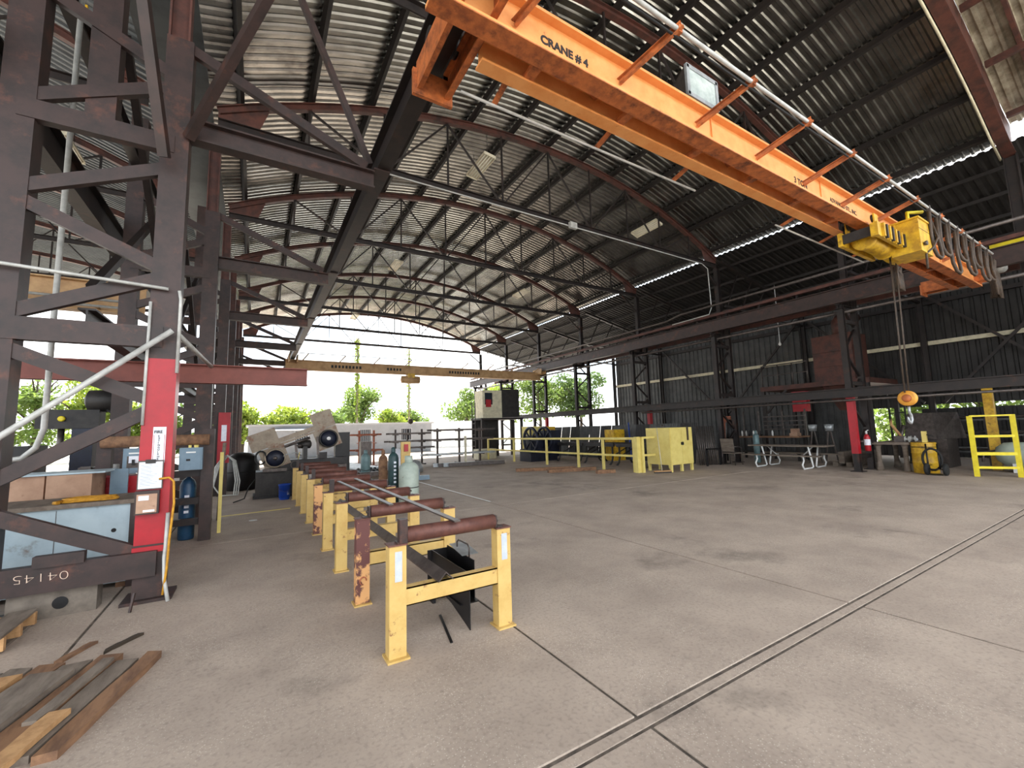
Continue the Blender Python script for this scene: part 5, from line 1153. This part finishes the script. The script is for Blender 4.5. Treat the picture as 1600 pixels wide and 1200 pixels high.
solo('ladder_frame', MB().bar((20.4, 6.25, 0), (20.4, 6.25, 2.6), .05).bar((20.4, 5.8, 0), (20.4, 5.8, 2.6), .05).bar((20.4, 5.8, .6), (20.4, 6.25, .6), .04).bar((20.4, 5.8, 1.2), (20.4, 6.25, 1.2), .04).bar((20.4, 5.8, 1.8), (20.4, 6.25, 1.8), .04).bar((20.4, 5.8, 2.4), (20.4, 6.25, 2.4), .04), 'black', 'dark ladder standing by the side wall opening', 'ladder')

t = thing('yellow_bracket', 'small yellow bracket high under the left bay roof behind the near tower', 'bracket', (-2.6, 8.9, 7.8))
part(t, 'plate', MB().add([(-2.78+o, 8.8, z) for o in (0, .3) for z in (8.5,)]+[(-2.78+o, 9.1, 8.5) for o in (0, .3)]+[(-2.55, 8.85, 7.85), (-2.5, 9.05, 7.85)], [(0, 1, 3, 2), (0, 4, 1), (1, 4, 5, 3), (3, 5, 2), (2, 5, 4, 0)]), 'hoist')
part(t, 'hanger', MB().bar((-2.62, 8.95, 8.5), (-2.62, 8.95, 8.8), .05), 'hoist')

# ================================================================== OUTSIDE
t = thing('site_trailer', 'long grey site trailer with barred windows beyond the far end', 'trailer', (6.2, 36, 0))
part(t, 'body', MB().b2(-.4, 12.8, 34.3, 37.5, .35, 2.3), 'trailer')
part(t, 'skirt', MB().b2(-.35, 12.75, 34.36, 37.4, 0, .35), 'trailer')
part(t, 'roof', MB().b2(-.55, 12.95, 34.1, 37.7, 2.3, 2.42), 'trailtrim')
for k in range(9): part(t, 'siding_board', MB().b2(-.4, 12.8, 34.285, 34.3, .4+.2*k, .585+.2*k), 'trailer')
for x in (2.9, 7.35, 10.6):
    w_ = part(t, 'window', MB().b2(x-.4, x+.4, 34.26, 34.285, 1.0, 1.9), 'window')
    part(w_, 'frame', MB().b2(x-.48, x+.48, 34.25, 34.27, 1.9, 1.98).b2(x-.48, x+.48, 34.25, 34.27, .92, 1.0).b2(x-.48, x-.4, 34.25, 34.27, 1, 1.9).b2(x+.4, x+.48, 34.25, 34.27, 1, 1.9), 'trailtrim')
    for k in range(5): part(w_, 'bar', MB().b2(x-.33+.15*k, x-.3+.15*k, 34.23, 34.25, 1.0, 1.9), 'trailtrim')
part(t, 'awning', MB().add([(1.0, 34.3, 2.12), (5.0, 34.3, 2.12), (5.0, 33.7, 1.95), (1.0, 33.7, 1.95), (1.0, 34.3, 2.16), (5.0, 34.3, 2.16), (5.0, 33.7, 1.99), (1.0, 33.7, 1.99)], [(3, 2, 1, 0), (4, 5, 6, 7), (0, 1, 5, 4), (1, 2, 6, 5), (2, 3, 7, 6), (3, 0, 4, 7)]), 'trailtrim')
part(t, 'meter', MB().lathe([(.12, -.06), (.14, 0), (.12, .06)], (.6, 34.22, 1.1), 12, 'Y'), 'bare')
solo('glare_block', MB().b2(13.4, 24.0, 40, 42.5, 0, 2.6), 'white', 'white block painted as blown-out sun glare right of the trailer', 'container')  # plain white box, its colour stands in for blown-out sunlight past the trailer
solo('white_fence', MB().b2(-30, -5.5, 44, 44.1, .4, 1.1).b2(-30, -29.9, 44, 44.1, 0, .4).b2(-5.6, -5.5, 44, 44.1, 0, .4), 'white', 'low white barrier beyond the left bay', 'fence')
def leaves(m, c, r, n, size, rng):
    for _ in range(n):
        while True:
            p = V((rng.uniform(-1, 1), rng.uniform(-1, 1), rng.uniform(-1, 1)))
            if .25 < p.length < 1: break
        p = V((p.x*r[0], p.y*r[1], p.z*r[2]))+V(c)
        a = V((rng.gauss(0, 1), rng.gauss(0, 1), rng.gauss(0, 1))).normalized(); b = a.cross(V((rng.gauss(0, 1), rng.gauss(0, 1), rng.gauss(0, 1)))).normalized()
        s = size*rng.uniform(.6, 1.3)
        m.add([p-a*s, p+b*s*.5, p+a*s, p-b*s*.5], [(0, 1, 2, 3)])
def tree(x, y, h, r, lb, mt, seed, n=2600, size=.2, grp='trees beyond the yard', low=.25):
    rng = random.Random(seed)
    t = thing('tree', lb, 'tree', (x, y, 0), grp)
    part(t, 'trunk', MB().tube([(x, y, 0), (x+.1, y, h*.3), (x-.05, y+.1, h*.6), (x, y, h*.85)], [.2, .16, .1, .03], 8), 'bark')
    for k in range(5):
        a = rng.uniform(0, 6.28); z = h*rng.uniform(.3, .6)
        part(t, 'branch', MB().tube([(x, y, z), (x+math.cos(a)*r*.5, y+math.sin(a)*r*.5, z+h*.18), (x+math.cos(a)*r*.8, y+math.sin(a)*r*.8, z+h*.26)], [.08, .05, .02], 6), 'bark')
    m = MB(); nb = 11
    for k in range(nb):
        a = rng.uniform(0, 6.28); q = rng.uniform(0, .72)*r; z = rng.uniform(low+.12, .86)*h
        s = rng.uniform(.3, .52)*r*(1.15-.5*abs(z/h-.5))
        leaves(m, (x+math.cos(a)*q, y+math.sin(a)*q, z), (s, s, s*.8), n//nb, size, rng)
    o = part(t, 'foliage', m, mt); o['kind'] = 'stuff'
tree(-1.0, 45, 4.9, 2.6, 'bushy bright green tree behind the left end of the trailer', 'leaf1', 1)
tree(3.0, 46, 4.4, 2.8, 'low bright green tree behind the trailer awning', 'leaf1', 2)
tree(6.4, 47, 4.2, 2.4, 'low green tree behind the middle of the trailer', 'leaf2', 3)
tree(10.2, 50, 7.4, 3.1, 'tallest leafy tree behind the trailer', 'leaf2', 4, 3200)
tree(14.0, 52, 4.6, 2.6, 'small yellow green tree right of the tallest one', 'leaf1', 5)
tree(18.2, 56, 4.8, 2.8, 'pale low tree behind the white glare block', 'leaf2', 6)
tree(23.5, 50, 7.6, 3.4, 'broad tree behind the elevated control cab', 'leaf2', 7, 3200)
tree(28.0, 40, 8.2, 3.6, 'large tree framed by the lattice columns of the open aisle', 'leaf2', 8, 4200)
tree(31.5, 37, 8.0, 3.6, 'large tree showing left of the corrugated wall', 'leaf3', 9, 4200)
tree(26.5, 46, 7.5, 3.2, 'tree behind the large one in the aisle opening', 'leaf1', 10, 3000)
for k, (x, y, h) in enumerate(((-15.5, 50, 8.6), (-12.0, 48, 7.2), (-9.2, 50, 6.6), (-6.4, 49, 5.6), (-18.5, 46, 7.5), (-3.8, 52, 5.2))):
    tree(x, y, h, 2.7, ['tall green tree beyond the left bay near its outer columns', 'green tree beyond the left bay behind the drilling machine', 'yellow green tree beyond the left bay beside the white barrier', 'smaller green tree at the right end of the white barrier', 'dense tree at the outer edge of the left bay view', 'small tree between the left bay and the trailer'][k], ['leaf2', 'leaf1', 'leaf1', 'leaf2', 'leaf2', 'leaf1'][k], 20+k, 2800, low=.02)
for k, (x, y, h) in enumerate(((32, 9.5, 6.0), (32, 6.0, 5.5), (33, 2.5, 5.0))):
    tree(x, y, h, 2.6, ['green shrub tree seen through the side wall opening', 'green tree outside the side wall behind the shelving', 'tree outside the side wall behind the bright yellow stand'][k], 'leaf2', 40+k, 2000, low=.0)
for x, y, h, lb, sd_, n_ in ((8.9, 45.5, 11.6, 'tall pole overgrown with pale vines beyond the trailer', 51, 900), (15.0, 47.5, 11.4, 'second slimmer pole with vines right of the trailer', 52, 420)):
    t = thing('utility_pole', lb, 'pole', (x, y, 0))
    part(t, 'pole', MB().tube([(x, y, 0), (x+.05, y, h)], [.13, .09], 8), 'wood')
    rng = random.Random(sd_); m = MB()
    for k in range(14): leaves(m, (x, y, h*(.3+.05*k)), (.28, .28, .5), n_//14, .14, rng)
    o = part(t, 'vine', m, 'leaf1'); o['kind'] = 'stuff'
